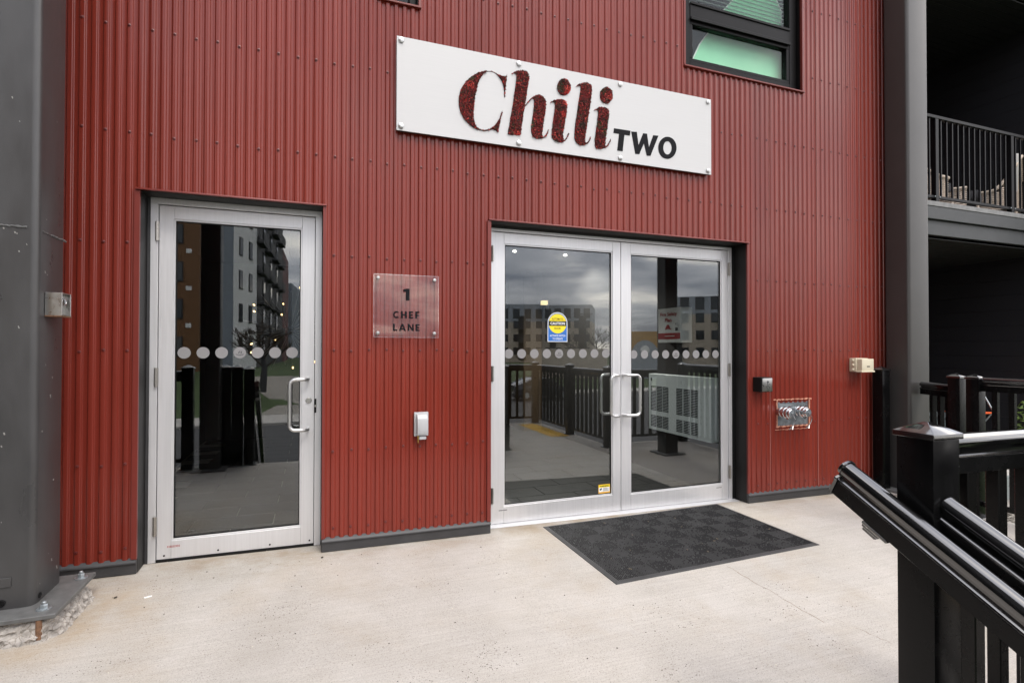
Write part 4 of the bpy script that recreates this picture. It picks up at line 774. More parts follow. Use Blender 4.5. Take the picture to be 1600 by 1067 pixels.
KB = thing('key_switch_box', 'small stainless key switch box fixed to the side of the left grey column', 'key box', (-1.21, -0.48, 1.46))
m = MB(); m.box(-1.2475, -1.178, -0.530, -0.525, 1.468, 1.583).box(-1.2475, -1.178, -0.430, -0.425, 1.468, 1.583).box(-1.2475, -1.178, -0.5245, -0.4305, 1.578, 1.583).box(-1.2475, -1.2, -0.5245, -0.4305, 1.4735, 1.5775); m.build('housing', STAIN_ST, KB, 0.0012)
m = MB(); m.box(-1.2475, -1.176, -0.532, -0.423, 1.462, 1.4675); m.build('rusty_base', RUST, KB, 0.001)
m = MB(); m.lathe([(0.022, 0), (0.022, 0.008), (0.017, 0.010), (0.017, 0.016), (0.010, 0.017), (0.009, 0.013)], (-1.1998, -0.475, 1.540), (1, 0, 0), 18); m.build('key_cylinder', CHROME, KB)
CRR = thing('steel_column', 'grey steel column at the right end of the red wall beside the dark balconies', 'column', (5.59, -0.18, g(5.5)))
m = MB(); m.prism(rsq(5.450, 5.757, -0.300, -0.055), lambda a, b, d: (a, b, d), g(5.6) + 0.048, 7.4); m.build('shaft', STEELR, CRR, smooth=40)
m = MB(); m.box(5.32, 5.88, -0.40, -0.0, g(5.6) + 0.025, g(5.6) + 0.047); m.build('base_plate', PLATE, CRR, 0.003)
m = MB(); m.box(5.29, 5.91, -0.43, 0.0, -0.74, g(5.6) + 0.0245); m.build('grout_pad', ROUGHC, CRR, 0.006)
for lab, x, y in (('dark grey steel column at the left front corner of the platform', -1.07, -2.59), ('dark grey steel column at the right front of the platform', 4.50, -1.86)):
    T_ = thing('steel_column', lab, 'column', (x, y, g(x)))
    m = MB(); m.prism(rsq(x - 0.10, x + 0.10, y - 0.10, y + 0.10, 0.02), lambda a, b, d: (a, b, d), g(x) + 0.022, 7.4); m.build('shaft', M('dark_column_paint', (0.03, 0.03, 0.03), 0.4), T_, smooth=40)
    MB().box(x - 0.17, x + 0.17, y - 0.17, y + 0.17, g(x) - 0.002, g(x) + 0.021).build('base_plate', PLATE, T_, 0.003)

# ------------------------------------------------------------------ door mat
mc = [Vector((1.678, 0.003, 0)), Vector((3.435, 0.078, 0)), Vector((3.418, -0.982, 0)), Vector((1.676, -1.071, 0))]   # back-left, back-right, front-right, front-left
def mp_(u, v, h):
    p = (mc[0] * (1 - u) + mc[1] * u) * (1 - v) + (mc[3] * (1 - u) + mc[2] * u) * v
    return Vector((p.x, p.y, g(p.x) + h))
MT_ = thing('door_mat', 'black rubber entrance mat with checkered studs lying before the double doors', 'mat', (2.45, -0.6, g(2.45)))
m = MB(); b1, b2 = 0.0, 0.028
prof = [(0, 0.0005), (0.004, 0.004), (0.026, 0.0085), (0.030, 0.0085)]
Q = []
for d, h in prof: Q += [mp_(d / 1.65, d / 1.03, h), mp_(1 - d / 1.65, d / 1.03, h), mp_(1 - d / 1.65, 1 - d / 1.03, h), mp_(d / 1.65, 1 - d / 1.03, h)]
Q += [q - Vector((0, 0, 0.004)) for q in Q[-4:]]
fs = [(4 * r_ + i, 4 * r_ + (i + 1) % 4, 4 * r_ + 4 + (i + 1) % 4, 4 * r_ + 4 + i) for r_ in range(4) for i in range(4)] + [(16, 17, 18, 19)]
m.add(Q, fs); m.build('mat_base', RUBBER2, MT_, smooth=0)
m = MB(); NU, NV = 132, 82
for j in range(NV):
    for i in range(NU):
        if rnd.random() < 0.004: continue
        u = 0.020 + 0.960 * (i + 0.5) / NU; v = 0.032 + 0.936 * (j + 0.5) / NV
        ti, tj = i // 12, (j + 2) // 12; odd = (ti + tj) % 2
        if odd: du, dv, h = 0.37 * 0.96 / NU, 0.26 * 0.936 / NV, 0.0085
        else: du, dv, h = 0.25 * 0.96 / NU, 0.38 * 0.936 / NV, 0.0072
        u += (0.3 * 0.96 / NU if (j % 2) else 0) * (1 if odd else 0)
        p = mp_(u, v, 0.0042); a, b_ = 1.65 * du, 1.03 * dv
        m.add([(p.x - a, p.y - b_, p.z), (p.x + a, p.y - b_, p.z), (p.x + a, p.y + b_, p.z), (p.x - a, p.y + b_, p.z), (p.x - a * .6, p.y - b_ * .6, p.z + h - .003), (p.x + a * .6, p.y - b_ * .6, p.z + h - .003), (p.x + a * .6, p.y + b_ * .6, p.z + h - .003), (p.x - a * .6, p.y + b_ * .6, p.z + h - .003)],
              [(4, 5, 6, 7), (0, 1, 5, 4), (1, 2, 6, 5), (2, 3, 7, 6), (3, 0, 4, 7)], int(rnd.random() < (0.92 if odd else 0.14)))
stuff(m.build('rubber_studs', [RUBBER, RUBBER2], MT_, smooth=0, recalc=False))
m = MB()
for _ in range(18):
    p = mp_(rnd.uniform(.05, .95), rnd.uniform(.05, .95), 0.0105); a = rnd.random() * 3; s_ = rnd.uniform(.0018, .005)
    m.obox(p, [(math.cos(a), math.sin(a), 0), (-math.sin(a), math.cos(a), 0), (0, 0, 1)], (s_ * 2, s_ * .6, s_ * .4))
stuff(m.build('crumbs', M('leaf_crumb', (0.17, 0.14, 0.10), 0.9), MT_, smooth=0))

# ------------------------------------------------------------------ stickers, safety box, heater, lamps in the lobby
CS = thing('caution_sticker', 'yellow and blue round topped CAUTION automatic door sticker on the glass', 'sticker', (1.887, 0.1765, 1.36))
cx, zb_, hw = 1.887, 1.360, 0.090; zc = 1.604 - 0.090
arch = lambda r_, z0: [(cx - r_, z0), (cx + r_, z0)] + [(cx + r_ * math.cos(math.pi * i / 16), zc + r_ * math.sin(math.pi * i / 16)) for i in range(17)]
yS = 0.1772
MB().prism(arch(hw, zb_), lambda a, b, d: (a, yS + d, b), 0, 0.0003).build('sticker_border', WHT, CS, smooth=0)
MB().prism(arch(hw - 0.005, zb_ + 0.005), lambda a, b, d: (a, yS - 0.0004 + d, b), 0, 0.0003).build('sticker_ground', BLUE, CS, smooth=0)
zy = zc - 0.004
MB().prism([(cx + 0.081 * math.cos(2 * math.pi * i / 36), zy + 0.081 * math.sin(2 * math.pi * i / 36)) for i in range(36)], lambda a, b, d: (a, yS - 0.0008 + d, b), 0, 0.0003).build('yellow_disc', YEL, CS, smooth=0)
MB().prism([(cx - 0.079, zy - 0.019), (cx + 0.079, zy - 0.019), (cx + 0.079, zy + 0.021), (cx - 0.079, zy + 0.021)], lambda a, b, d: (a, yS - 0.0012 + d, b), 0, 0.0003).build('black_band', GASKET, CS, smooth=0)
def word(par, t, x, z, wd, ht, y, mat, bold=0.02):
    m = MB(); put_text(m, t, (x, y, z), rt, up, wd, ht, bold); m.build('lettering', mat, par, smooth=0, recalc=False)
word(CS, 'CAUTION', cx - 0.066, zy - 0.010, 0.132, 0.023, yS - 0.0016, WHT, 0.03)
word(CS, 'AUTOMATIC', cx - 0.053, zy + 0.028, 0.106, 0.019, yS - 0.0012, GASKET, 0.01)
word(CS, 'DOOR', cx - 0.029, zy - 0.048, 0.058, 0.019, yS - 0.0012, GASKET, 0.01)
word(CS, 'ACTIVATE SWITCH', cx - 0.070, 1.402, 0.140, 0.017, yS - 0.0008, WHT, 0.01)
word(CS, 'TO OPERATE', cx - 0.046, 1.376, 0.092, 0.017, yS - 0.0008, WHT, 0.01)
WS = thing('warning_sticker', 'small yellow WARNING sticker at the bottom corner of the left glass door leaf', 'sticker', (2.327, 0.1765, 0.05))
x0, z0 = 2.270, 0.064
MB().box(x0, x0 + 0.112, yS, yS + 0.0003, z0, z0 + 0.086).build('sticker_ground', CREAMY, WS, smooth=0)
MB().box(x0 + .004, x0 + 0.108, yS - .0004, yS - .0001, z0 + 0.062, z0 + 0.082).build('yellow_band', YEL, WS, smooth=0)
MB().box(x0 + .004, x0 + 0.108, yS - .0004, yS - .0001, z0 + 0.024, z0 + 0.061).build('white_field', WHT, WS, smooth=0)
word(WS, 'WARNING', x0 + 0.012, z0 + 0.065, 0.088, 0.014, yS - 0.0008, GASKET, 0.02)
m = MB()
m.prism([(x0 + .008, z0 + .045), (x0 + .020, z0 + .055), (x0 + .033, z0 + .056), (x0 + .030, z0 + .043), (x0 + .018, z0 + .036)], lambda a, b, d: (a, yS - .0008 + d, b), 0, .0003)
for q in range(4): m.box(x0 + .045, x0 + .098 - .012 * (q % 2), yS - .0008, yS - .0005, z0 + .030 + .0075 * q, z0 + .033 + .0075 * q)
m.build('print', INK, WS, smooth=0)

FB = thing('fire_safety_plan_box', 'white metal Fire Safety Plan box with a red band behind the right door', 'document box', (3.62, 0.92, 1.36))
MB().box(3.552, 3.699, 0.732, 1.112, 1.368, 1.735).build('box_body', BOXW, FB, 0.003)
xf = 3.5505; rt2 = (0, -1, 0)
MB().box(xf - .0008, xf + .001, 0.736, 1.108, 1.405, 1.470).build('red_band', SIGRED, FB, smooth=0)
def word2(t, yL, z, wd, ht, mat, bold):
    m = MB(); put_text(m, t, (xf - .0015, yL, z), rt2, up, wd, ht, bold); m.build('lettering', mat, FB, smooth=0, recalc=False)
word2('Fire Safety', 1.072, 1.640, 0.285, 0.052, SIGRED, 0.03); word2('Plan', 0.990, 1.588, 0.115, 0.042, SIGRED, 0.03)
m = MB(); m.prism([(0.985, 1.507), (0.975, 1.535), (0.955, 1.556), (0.930, 1.560), (0.910, 1.545), (0.900, 1.522), (0.872, 1.505), (0.900, 1.508), (0.940, 1.515)], lambda a, b, d: (xf - .0015 + d, a, b), 0, .0005).build('helmet_emblem', SIGRED, FB, smooth=0)
m = MB()
for q in range(12): m.box(xf - .0016, xf - .0009, 0.83 + q * .014, 0.839 + q * .014, 1.432, 1.442)
m.build('band_print', WHT, FB, smooth=0)
m = MB(); m.lathe([(0.011, 0), (0.011, 0.006), (0.008, 0.010)], (xf, 0.795, 1.560), (-1, 0, 0), 14); m.build('key_lock', CHROME, FB)
MB().box(xf - .002, xf, 0.775, 0.815, 1.490, 1.525).build('lock_label', INK, FB, smooth=0)

HT = thing('wall_heater', 'white forced air wall heater with louvred grilles behind the right door leaf', 'heater', (3.65, 0.85, 0.39))
MB().box(3.602, 3.699, 0.346, 1.362, 0.392, 1.020).build('heater_case', HEAT, HT, 0.004)
sl = MB().box(0, 0.003, 0, 0.098, 0, 0.0105).mesh('louvre', SLOT, smooth=0)
for ya in (1.222, 1.112, 1.002, 0.770, 0.652, 0.534):
    for q in range(17): link('louvre', sl, HT, (3.6005, ya, 0.610 + q * 0.0165))
    for q in range(8): link('louvre', sl, HT, (3.6005, ya, 0.430 + q * 0.0165))
MB().box(3.600, 3.6015, 1.300, 1.320, 0.940, 0.975).build('thermostat', INK, HT, smooth=0)
m = MB(); m.lathe([(0.022, 0), (0.025, 0.004), (0.025, 0.02)], (0, 0, 0), (0, 0, 1), 16); dl = m.mesh('downlight', DOWN)
for i, (x, y) in enumerate(((2.533, 2.888), (3.303, 2.915))):
    o = link('downlight', dl, None, (x, y, 2.600)); tag(o, ('left' if i == 0 else 'right') + ' one of two small lit ceiling downlights seen through the double doors', 'ceiling light', 'lobby ceiling downlights')
for x, y in ((2.533, 2.888), (3.303, 2.915)):
    ld = bpy.data.lights.new('downlight_beam', 'SPOT'); ld.energy = 170; ld.spot_size = R(150); ld.spot_blend = 0.6; ld.shadow_soft_size = 0.03; ld.color = (1.0, 0.96, 0.9)
    lo = bpy.data.objects.new('downlight_beam', ld); C.objects.link(lo); lo.location = (x, y, 2.595)
SC_ = thing('wall_sconce', 'small square warm lit wall lamp inside the lobby above the caution sticker', 'wall lamp', (3.60, 4.40, 1.95))
MB().box(3.575, 3.665, 4.30, 4.40, 2.03, 2.10).build('lamp_shade', SCON, SC_, 0.004)
MB().box(3.666, 3.699, 4.33, 4.39, 1.95, 2.12).build('back_plate', HINGE, SC_)
CH = thing('chandelier', 'starburst chandelier with tiny warm bulbs inside, seen through the single door', 'chandelier', (-0.25, 2.6, 1.49))
cc = Vector((-0.25, 2.6, 1.49)); m = MB(); m.lathe([(0.02, -0.06), (0.055, -0.03), (0.06, 0), (0.055, 0.03), (0.02, 0.06)], cc, (0, 0, 1), 14).tube([cc + Vector((0, 0, .06)), (cc.x, cc.y, 2.615)], 0.008, 8); m.build('hub', GASKET, CH)
ga = math.pi * (3 - math.sqrt(5)); NB = 46
for i in range(NB):
    zz = 1 - 2 * (i + .5) / NB; rr = math.sqrt(1 - zz * zz); d = Vector((rr * math.cos(ga * i), rr * math.sin(ga * i), zz)); l_ = 0.40 + 0.10 * rnd.random()
    m = MB(); m.tube([cc + d * 0.05, cc + d * l_], 0.0035, 6); ro = m.build('rod', HINGE, CH)
    if i % 3 == 0:
        m = MB(); m.lathe([(0.003, 0), (0.007, 0.006), (0.009, 0.015), (0.005, 0.024), (0.002, 0.027)], cc + d * l_, d, 8); m.build('bulb', BULB, ro)
# ------------------------------------------------------------------ black railings
BASEP = [(-.024, -.121), (.024, -.121), (.024, -.0705), (-.024, -.0705)]
_hr = [(.024, -.070), (.0275, -.065), (.0265, -.061), (.0145, -.053), (.0145, -.043), (.0255, -.039)] + [(.0285 * math.cos(R(a)), -.0285 + .0285 * math.sin(R(a))) for a in range(0, 90, 11)] 
RAILP = _hr + [(0, 0)] + [(-a, b) for a, b in _hr[::-1]]
BOTP = [(-.02, 0), (.02, 0), (.02, -.04), (-.02, -.04)]
_pk = {}
def picket_mesh(h, drop=0.0, w_=0.020):
    key = (round(h, 3), round(drop, 3), w_)
    if key not in _pk: _pk[key] = MB().box(-w_, w_, -w_, w_, 0, h).mesh('picket', PICKM, 0.003)
    return _pk[key]
def post(par, x, y, zb, zt, rot=0.0, w_=0.055, pname='post'):
    e1 = Vector((math.cos(rot), -math.sin(rot), 0)); e2 = Vector((math.sin(rot), math.cos(rot), 0)); ez = Vector((0, 0, 1))
    m = MB(); m.obox((x, y, (zb + zt) / 2), [e1, e2, ez], (w_, w_, (zt - zb) / 2)); p = m.build(pname, POSTM, par, 0.004, seg=2)
    m = MB(); c = Vector((x, y, zt)); o = w_ + 0.007; i_ = w_ + 0.0
    q = [(-1, -1), (1, -1), (1, 1), (-1, 1)]
    V = [c + e1 * a * o + e2 * b * o + ez * 0.0005 for a, b in q] + [c + e1 * a * o + e2 * b * o + ez * 0.017 for a, b in q] + [c + e1 * a * w_ * .12 + e2 * b * w_ * .12 + ez * 0.046 for a, b in q]
    m.add(V, [(0, 3, 2, 1)] + [(i, (i + 1) % 4, 4 + (i + 1) % 4, 4 + i) for i in range(8) if i % 4 != 9 and i < 4] + [(4 + i, 4 + (i + 1) % 4, 8 + (i + 1) % 4, 8 + i) for i in range(4)] + [(8, 9, 10, 11)])
    m.build('post_cap', BLACKM, p, 0.0012)
    m = MB(); m.obox((x, y, zb + 0.006), [e1, e2, ez], (w_ + 0.028, w_ + 0.028, 0.006)); m.build('post_foot', BLACKM, p, 0.002)
    return p
def run(par, p0, p1, drop, pitch=0.14, skip0=0.09, gap=0.09, slope_perp=True, pick=True):
    """one rail run between two rail-top points; drop = height of the rail top above the walking surface"""
    p0, p1 = Vector(p0), Vector(p1); d = p1 - p0; hd = Vector((d.x, d.y, 0)); Lh = hd.length; hd.normalize(); side = Vector((hd.y, -hd.x, 0)); upv = side.cross(d.normalized()); upv = upv if upv.z > 0 else -upv
    m = MB(); m.sweep(RAILP, p0, p1, side, upv); m.build('top_rail', BLACKM, par, smooth=40); m = MB(); m.sweep(BASEP, p0, p1, side, upv); m.build('rail_channel', POSTM, par, 0.002)
    b0, b1 = p0 - Vector((0, 0, drop - gap - 0.04)), p1 - Vector((0, 0, drop - gap - 0.04))
    m = MB(); m.sweep(BOTP, b0, b1, side, upv); m.build('bottom_rail', PICKM, par, 0.003)
    if not pick: return
    n = int((Lh - skip0 - 0.05) / pitch) + 1
    sl = abs(d.z) / max(Lh, 1e-6)
    h = drop - gap - 0.04 - 0.115 / math.cos(math.atan(sl)); me = picket_mesh(h)
    for i in range(n):
        s_ = skip0 + pitch * i
        if s_ > Lh - 0.04: break
        q = b0 + (b1 - b0) * (s_ / Lh) - Vector((0, 0, 0.004))
        o = link('picket', me, par, q); o.rotation_euler = (0, 0, math.atan2(hd.y, hd.x))
A0 = R(3.2); E1 = Vector((math.cos(A0), -math.sin(A0), 0)); E2 = Vector((math.sin(A0), math.cos(A0), 0)); EZ = Vector((0, 0, 1))
SLP = 0.498
cor = Vector((1.700, -2.772, 0))
# right stair guard with post at its head
SG = thing('stair_railing', 'black picket stair railing with a square capped post nearest the camera', 'railing', (1.755, -2.717, g(1.75)), 'black picket railings')
pc = cor + E1 * 0.0555 + E2 * 0.0555
post(SG, pc.x, pc.y, g(1.75), 1.040, A0)
q0 = Vector((1.753, -2.785, 0.873)); q1 = q0 - E2 * 4.0 - EZ * SLP * 4.0
run(SG, q0 + EZ * 0, q1, 0.905, pitch=0.14, skip0=0.055, gap=0.06)
pe = q1 - E2 * 0.055; post(SG, pe.x, pe.y, -2.1, q1.z + 0.09, A0)
# graspable rail on the stair side
HR = thing('handrail', 'glossy black sloping handrail with capped end crossing in front of the near post', 'handrail', (1.66, -2.54, g(1.66)))
h0 = Vector((1.6640, -2.5450, 0.9300)); h1 = h0 - E2 * 4.2 - EZ * SLP * 4.2
dv = (h1 - h0).normalized(); sd = E1; upv = sd.cross(dv); upv = upv if upv.z > 0 else -upv
m = MB(); m.sweep(RAILP, h0, h1, sd, upv); rail = m.build('rail', BLACKM, HR, smooth=40); m = MB(); m.sweep(BASEP, h0, h1, sd, upv); m.build('rail_channel', POSTM, HR, 0.002)
capP = [(a * 1.16, b * 1.05 + 0.004) for a, b in [(-.024, -.121), (.024, -.121)] + RAILP]
m = MB(); m.sweep(capP, h0 - dv * 0.012, h0 - dv * 0.0005, sd, upv); m.build('end_cap', BLACKM, HR, 0.002)
m = MB(); m.sweep(capP, h1 + dv * 0.0005, h1 + dv * 0.012, sd, upv); m.build('end_cap', BLACKM, HR, 0.002)
for t in (0.17, 4.2):
    c = h0 + dv * t - upv * 0.122
    m = MB(); m.obox(c - upv * 0.006, [dv, sd, upv], (0.045, 0.024, 0.006)); m.obox(c - upv * 0.022 - dv * 0.02 + sd * .012, [dv, sd, upv], (0.030, 0.020, 0.0095)); m.obox(c - upv * 0.040 - dv * 0.028 + sd * 0.022, [dv, sd, upv], (0.024, 0.016, 0.010)); m.build('bracket', BLACKM, HR, 0.003)
    m = MB()
    for a in (-0.028, 0.02): m.lathe([(0.006, 0), (0.006, 0.003), (0.003, 0.004)], c + dv * a - upv * 0.012 - sd * 0.012, -sd, 8)
    m.build('bracket_screw', HINGE, HR)
# short level guard to the right of the near post
LG = thing('guard_railing', 'short level black picket railing running right from the near post', 'railing', (2.15, -2.74, g(2.1)), 'black picket railings')
a0 = pc + E1 * 0.056; a0.z = 1.046; a1 = pc + E1 * 0.66; a1.z = 1.044
run(LG, a0, a1, 1.128, skip0=0.11)
post(LG, a1.x + 0.055, a1.y, g(2.4), 1.040, A0)
def level_guard(label, pts, posts=True, h=1.105, first=True, pitch=0.14):
    T = thing('guard_railing', label, 'railing', (pts[0][0], pts[0][1], g(pts[0][0])), 'black picket railings')
    for i, (x, y) in enumerate(pts):
        if posts and (i or first): post(T, x, y, g(x), g(x) + 1.12)
    for i in range(len(pts) - 1):
        (x0, y0), (x1, y1) = pts[i], pts[i + 1]; d = Vector((x1 - x0, y1 - y0, 0)).normalized() * 0.056
        run(T, (x0 + d.x, y0 + d.y, g(x0) + h), (x1 - d.x, y1 - d.y, g(x1) + h), h, pitch)
    return T
level_guard('black picket railing along the stair side of the ramp landing', [(2.44, -2.98), (2.44, -4.1), (2.44, -5.18)])
level_guard('black picket railing around the outer corner of the ramp landing', [(2.60, -5.18), (3.95, -5.16), (3.96, -3.72), (3.96, -2.50)])
level_guard('black picket railing along the front edge at the right of the platform', [(4.12, -2.72), (5.30, -2.72)])
# right edge guard (seen past the near post), two posts at its head
RG = thing('guard_railing', 'black picket railing along the right platform edge beyond the near post, double posts', 'railing', (5.35, -0.9, g(5.3)), 'black picket railings')
post(RG, 5.345, -0.905, g(5.3) - 0.01, 1.045, 0, 0.048); post(RG, 5.395, -0.735, g(5.3) - 0.01, 1.045, 0, 0.048)
run(RG, (5.352, -0.955, 1.066), (5.36, -2.60, 1.066), 1.19, pitch=0.115); post(RG, 5.36, -2.64, g(5.3), 1.045)
run(RG, (5.43, -0.690, 0.985), (5.60, -0.32, 0.985), 1.10, pitch=0.10, skip0=0.06)
WP = thing('railing_post', 'black square railing post standing against the red wall beside the right grey column', 'post', (5.335, -0.10, g(5.3)))
post(WP, 5.335, -0.098, g(5.3), 1.085, 0, 0.052, 'shaft')
# left side of the stair
LS = thing('stair_railing', 'black picket stair railing at the left side of the entrance steps', 'railing', (-0.70, -2.74, g(-.7)), 'black picket railings')
post(LS, -0.700, -2.740, g(-.7), 1.045, A0); l0 = Vector((-0.703, -2.80, 0.88)); l1 = l0 - E2 * 4.0 - EZ * SLP * 4.0
run(LS, l0, l1, 0.905, skip0=0.055, gap=0.06); post(LS, l1.x, l1.y - .055, -2.1, l1.z + 0.09, A0)
HL = thing('handrail', 'glossy black sloping handrail on the left side of the entrance steps', 'handrail', (-0.6, -2.54, g(-.6)))
k0 = Vector((-0.605, -2.55, 0.93)); k1 = k0 - E2 * 4.2 - EZ * SLP * 4.2
m = MB(); m.sweep(RAILP, k0, k1, sd, upv); m.build('rail', BLACKM, HL, smooth=40); m = MB(); m.sweep(BASEP, k0, k1, sd, upv); m.build('rail_channel', POSTM, HL, 0.002)
m = MB(); m.obox(k0 + (k1 - k0) * 0.045 - upv * 0.13, [dv, sd, upv], (0.04, 0.024, 0.012)); m.build('bracket', BLACKM, HL, 0.003)
level_guard('black picket railing between the left stair post and the corner column', [(-0.82, -2.72), (-0.94, -2.72)])
level_guard('black picket railing along the far left front of the platform', [(-1.30, -2.62), (-2.6, -2.62), (-3.9, -2.62)])
# steps
for k in range(1, 13):
    z = -0.075 - 0.164 * k; y1 = -2.802 - 0.33 * (k - 1)
    struct(MB().box(-1.10, 1.83, y1 - 0.33, y1, -2.4, z).build('step', CONC, None, 0.008))
struct(MB().box(-1.6, 2.6, -10.48, -6.765, -2.6, -2.085).build('path', SIDEW, None, 0.01))

# tactile strip on the ramp landing
T_ = MB().hexa([(x, y, g(x) + z) for z in (0.0006, 0.005) for x, y in ((3.55, -5.0), (3.87, -5.0), (3.87, -3.55), (3.55, -3.55))]).build('tactile_plate', TACT, None, 0.001)
tag(T_, 'yellow tactile warning plate on the ramp landing', 'tactile plate')

# ------------------------------------------------------------------ dark wing with balconies on the right
WG = thing('apartment_wing', 'dark clad apartment wing with recessed balcony and patio at the right edge', 'building', (7.6, 1.5, -0.6))
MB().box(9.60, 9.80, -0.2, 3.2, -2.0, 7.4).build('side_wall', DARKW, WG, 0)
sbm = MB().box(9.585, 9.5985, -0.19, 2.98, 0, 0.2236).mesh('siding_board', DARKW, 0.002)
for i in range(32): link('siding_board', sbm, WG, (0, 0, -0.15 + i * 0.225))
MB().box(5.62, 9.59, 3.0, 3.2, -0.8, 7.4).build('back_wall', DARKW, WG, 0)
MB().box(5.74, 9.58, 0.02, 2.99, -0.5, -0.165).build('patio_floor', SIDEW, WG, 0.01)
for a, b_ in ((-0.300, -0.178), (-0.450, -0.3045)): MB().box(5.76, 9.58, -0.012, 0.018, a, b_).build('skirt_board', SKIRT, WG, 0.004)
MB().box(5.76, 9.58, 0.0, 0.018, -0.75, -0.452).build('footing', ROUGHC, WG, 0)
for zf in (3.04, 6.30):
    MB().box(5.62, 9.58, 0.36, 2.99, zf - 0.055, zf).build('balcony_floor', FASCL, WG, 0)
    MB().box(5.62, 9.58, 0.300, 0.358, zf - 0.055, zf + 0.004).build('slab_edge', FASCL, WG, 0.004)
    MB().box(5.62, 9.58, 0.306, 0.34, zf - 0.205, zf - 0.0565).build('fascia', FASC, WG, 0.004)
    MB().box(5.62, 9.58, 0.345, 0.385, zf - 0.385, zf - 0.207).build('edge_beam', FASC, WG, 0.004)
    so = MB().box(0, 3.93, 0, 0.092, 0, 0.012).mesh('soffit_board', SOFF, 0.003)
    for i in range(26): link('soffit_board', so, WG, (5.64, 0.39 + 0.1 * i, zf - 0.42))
SHADE_W = thing('apartment_wing', 'unseen dark wing added beyond the left grey column to cut light from the left', 'building', (-5.0, 0, -0.6))  # unseen mass, added to darken the faces turned left
MB().box(-6.60, -6.40, -5.6, 3.2, -2.0, 15).build('side_wall', DARKW, SHADE_W, 0); MB().box(-6.39, -1.63, 3.0, 3.2, -2.0, 15).build('back_wall', DARKW, SHADE_W, 0)
for zf in (3.04, 6.30): MB().box(-6.39, -1.63, 0.3, 2.99, zf - 0.4, zf).build('balcony_floor', FASC, SHADE_W, 0)
BR = thing('balcony_railing', 'charcoal metal picket railing of the upper balcony', 'railing', (7.6, 0.33, 3.04))
MB().box(5.80, 9.57, 0.305, 0.355, 4.030, 4.070).build('top_rail', BALRAIL, BR, 0.004)
MB().box(5.80, 9.57, 0.315, 0.345, 3.085, 3.118).build('bottom_rail', BALRAIL, BR, 0.003)
bpm = MB().box(-0.028, 0.028, -0.028, 0.028, 0, 0.983).mesh('post', BALRAIL, 0.003); bkm = MB().box(-0.0095, 0.0095, -0.0095, 0.0095, 0, 0.910).mesh('picket', BALRAIL, 0.0015)
for k in range(-1, 2):
    xp = 6.90 + 1.47 * k
    if xp > 5.8: link('post', bpm, BR, (xp, 0.33, 3.0455))
    for q in range(1, 14):
        x = xp + 1.47 * q / 14
        if 5.85 < x < 9.5: link('picket', bkm, BR, (x, 0.33, 3.1185))
for k in range(3):
    m = MB()
    for s_ in (-1, 1): m.lathe([(0.008, 0), (0.008, 0.006), (0.004, 0.008)], (6.90 + 1.47 * k - 1.47 * (k == 2) * 0 + s_ * 0.045, 0.304, 3.10), (0, -1, 0), 8)
    if 6.9 + 1.47 * k < 9.5: m.build('rail_bolt', GALV, BR)
WICK = M('grey_brown_wicker', (0.62, 0.52, 0.43), 0.7, var=0.4, vscale=60); CUSH = M('grey_cushion', (0.62, 0.60, 0.57), 0.9, var=0.1); DCUSH = M('charcoal_cushion', (0.05, 0.05, 0.055), 0.9)
def wicker(label, x, y, z, rot, cush, ht):
    T = thing('wicker_chair', label, 'patio chair', (x, y, z), 'wicker chairs on the upper balcony'); c, s_ = math.cos(rot), math.sin(rot)
    W = lambda a, b, h: (x + a * c - b * s_, y + a * s_ + b * c, z + h)
    m = MB()
    for r_ in range(15):        # woven bands of the tub
        h = 0.20 + r_ * 0.028; P = []
        for i in range(25):
            a = R(-25 + 230 * i / 24); top = 0.44 + (ht - 0.44) * max(0, math.sin(a)) ** 1.5
            if h <= top: P.append(W(0.34 * math.cos(a), 0.32 * math.sin(a), h + 0.003 * (i % 2)))
        if len(P) > 2: m.tube(P, 0.013, 5)
    for hh in [0.62 + 0.028 * q for q in range(int(max(0, (ht - 0.62) / 0.028)))]:
        P = [W(0.33 * math.cos(R(a)), 0.33 * math.sin(R(a)), hh) for a in range(50, 131, 8)]; m.tube(P, 0.012, 5)
    m.build('woven_tub', WICK, T)
    m = MB(); P = []
    for i in range(25):
        a = R(-25 + 230 * i / 24); P.append(W(0.35 * math.cos(a), 0.33 * math.sin(a), 0.455 + (ht - 0.44) * max(0, math.sin(a)) ** 1.5))
    m.tube(P, 0.022, 8); m.build('arm_rim', WICK, T)
    m = MB(); m.box(-.27, .27, -.27, .25, .30, .42); m.v = [W(*p) for p in m.v]; m.build('seat_cushion', cush, T, 0.03, seg=2)
    m = MB(); m.hexa([(-.24, .16, .42), (.24, .16, .42), (.24, .27, .42), (-.24, .27, .42), (-.22, .22, ht + .02), (.22, .22, ht + .02), (.22, .30, ht + .02), (-.22, .30, ht + .02)]); m.v = [W(*p) for p in m.v]; m.build('back_cushion', cush, T, 0.03, seg=2)
    for a, b in ((-.27, -.25), (.27, -.25), (-.25, .25), (.25, .25)):
        MB().tube([W(a, b, 0.001), W(a, b, .22)], 0.016, 8).build('leg', WICK, T)
wicker('grey brown wicker tub chair in the middle of the balcony, dark cushion', 8.55, 1.05, 3.041, R(25), DCUSH, 0.84)
wicker('wicker chair with tall grey back cushion toward the right of the balcony', 9.15, 0.95, 3.041, R(-150), CUSH, 0.95)
wicker('wicker chair at the left of the balcony half hidden by the column', 7.55, 0.95, 3.041, R(80), DCUSH, 0.70)
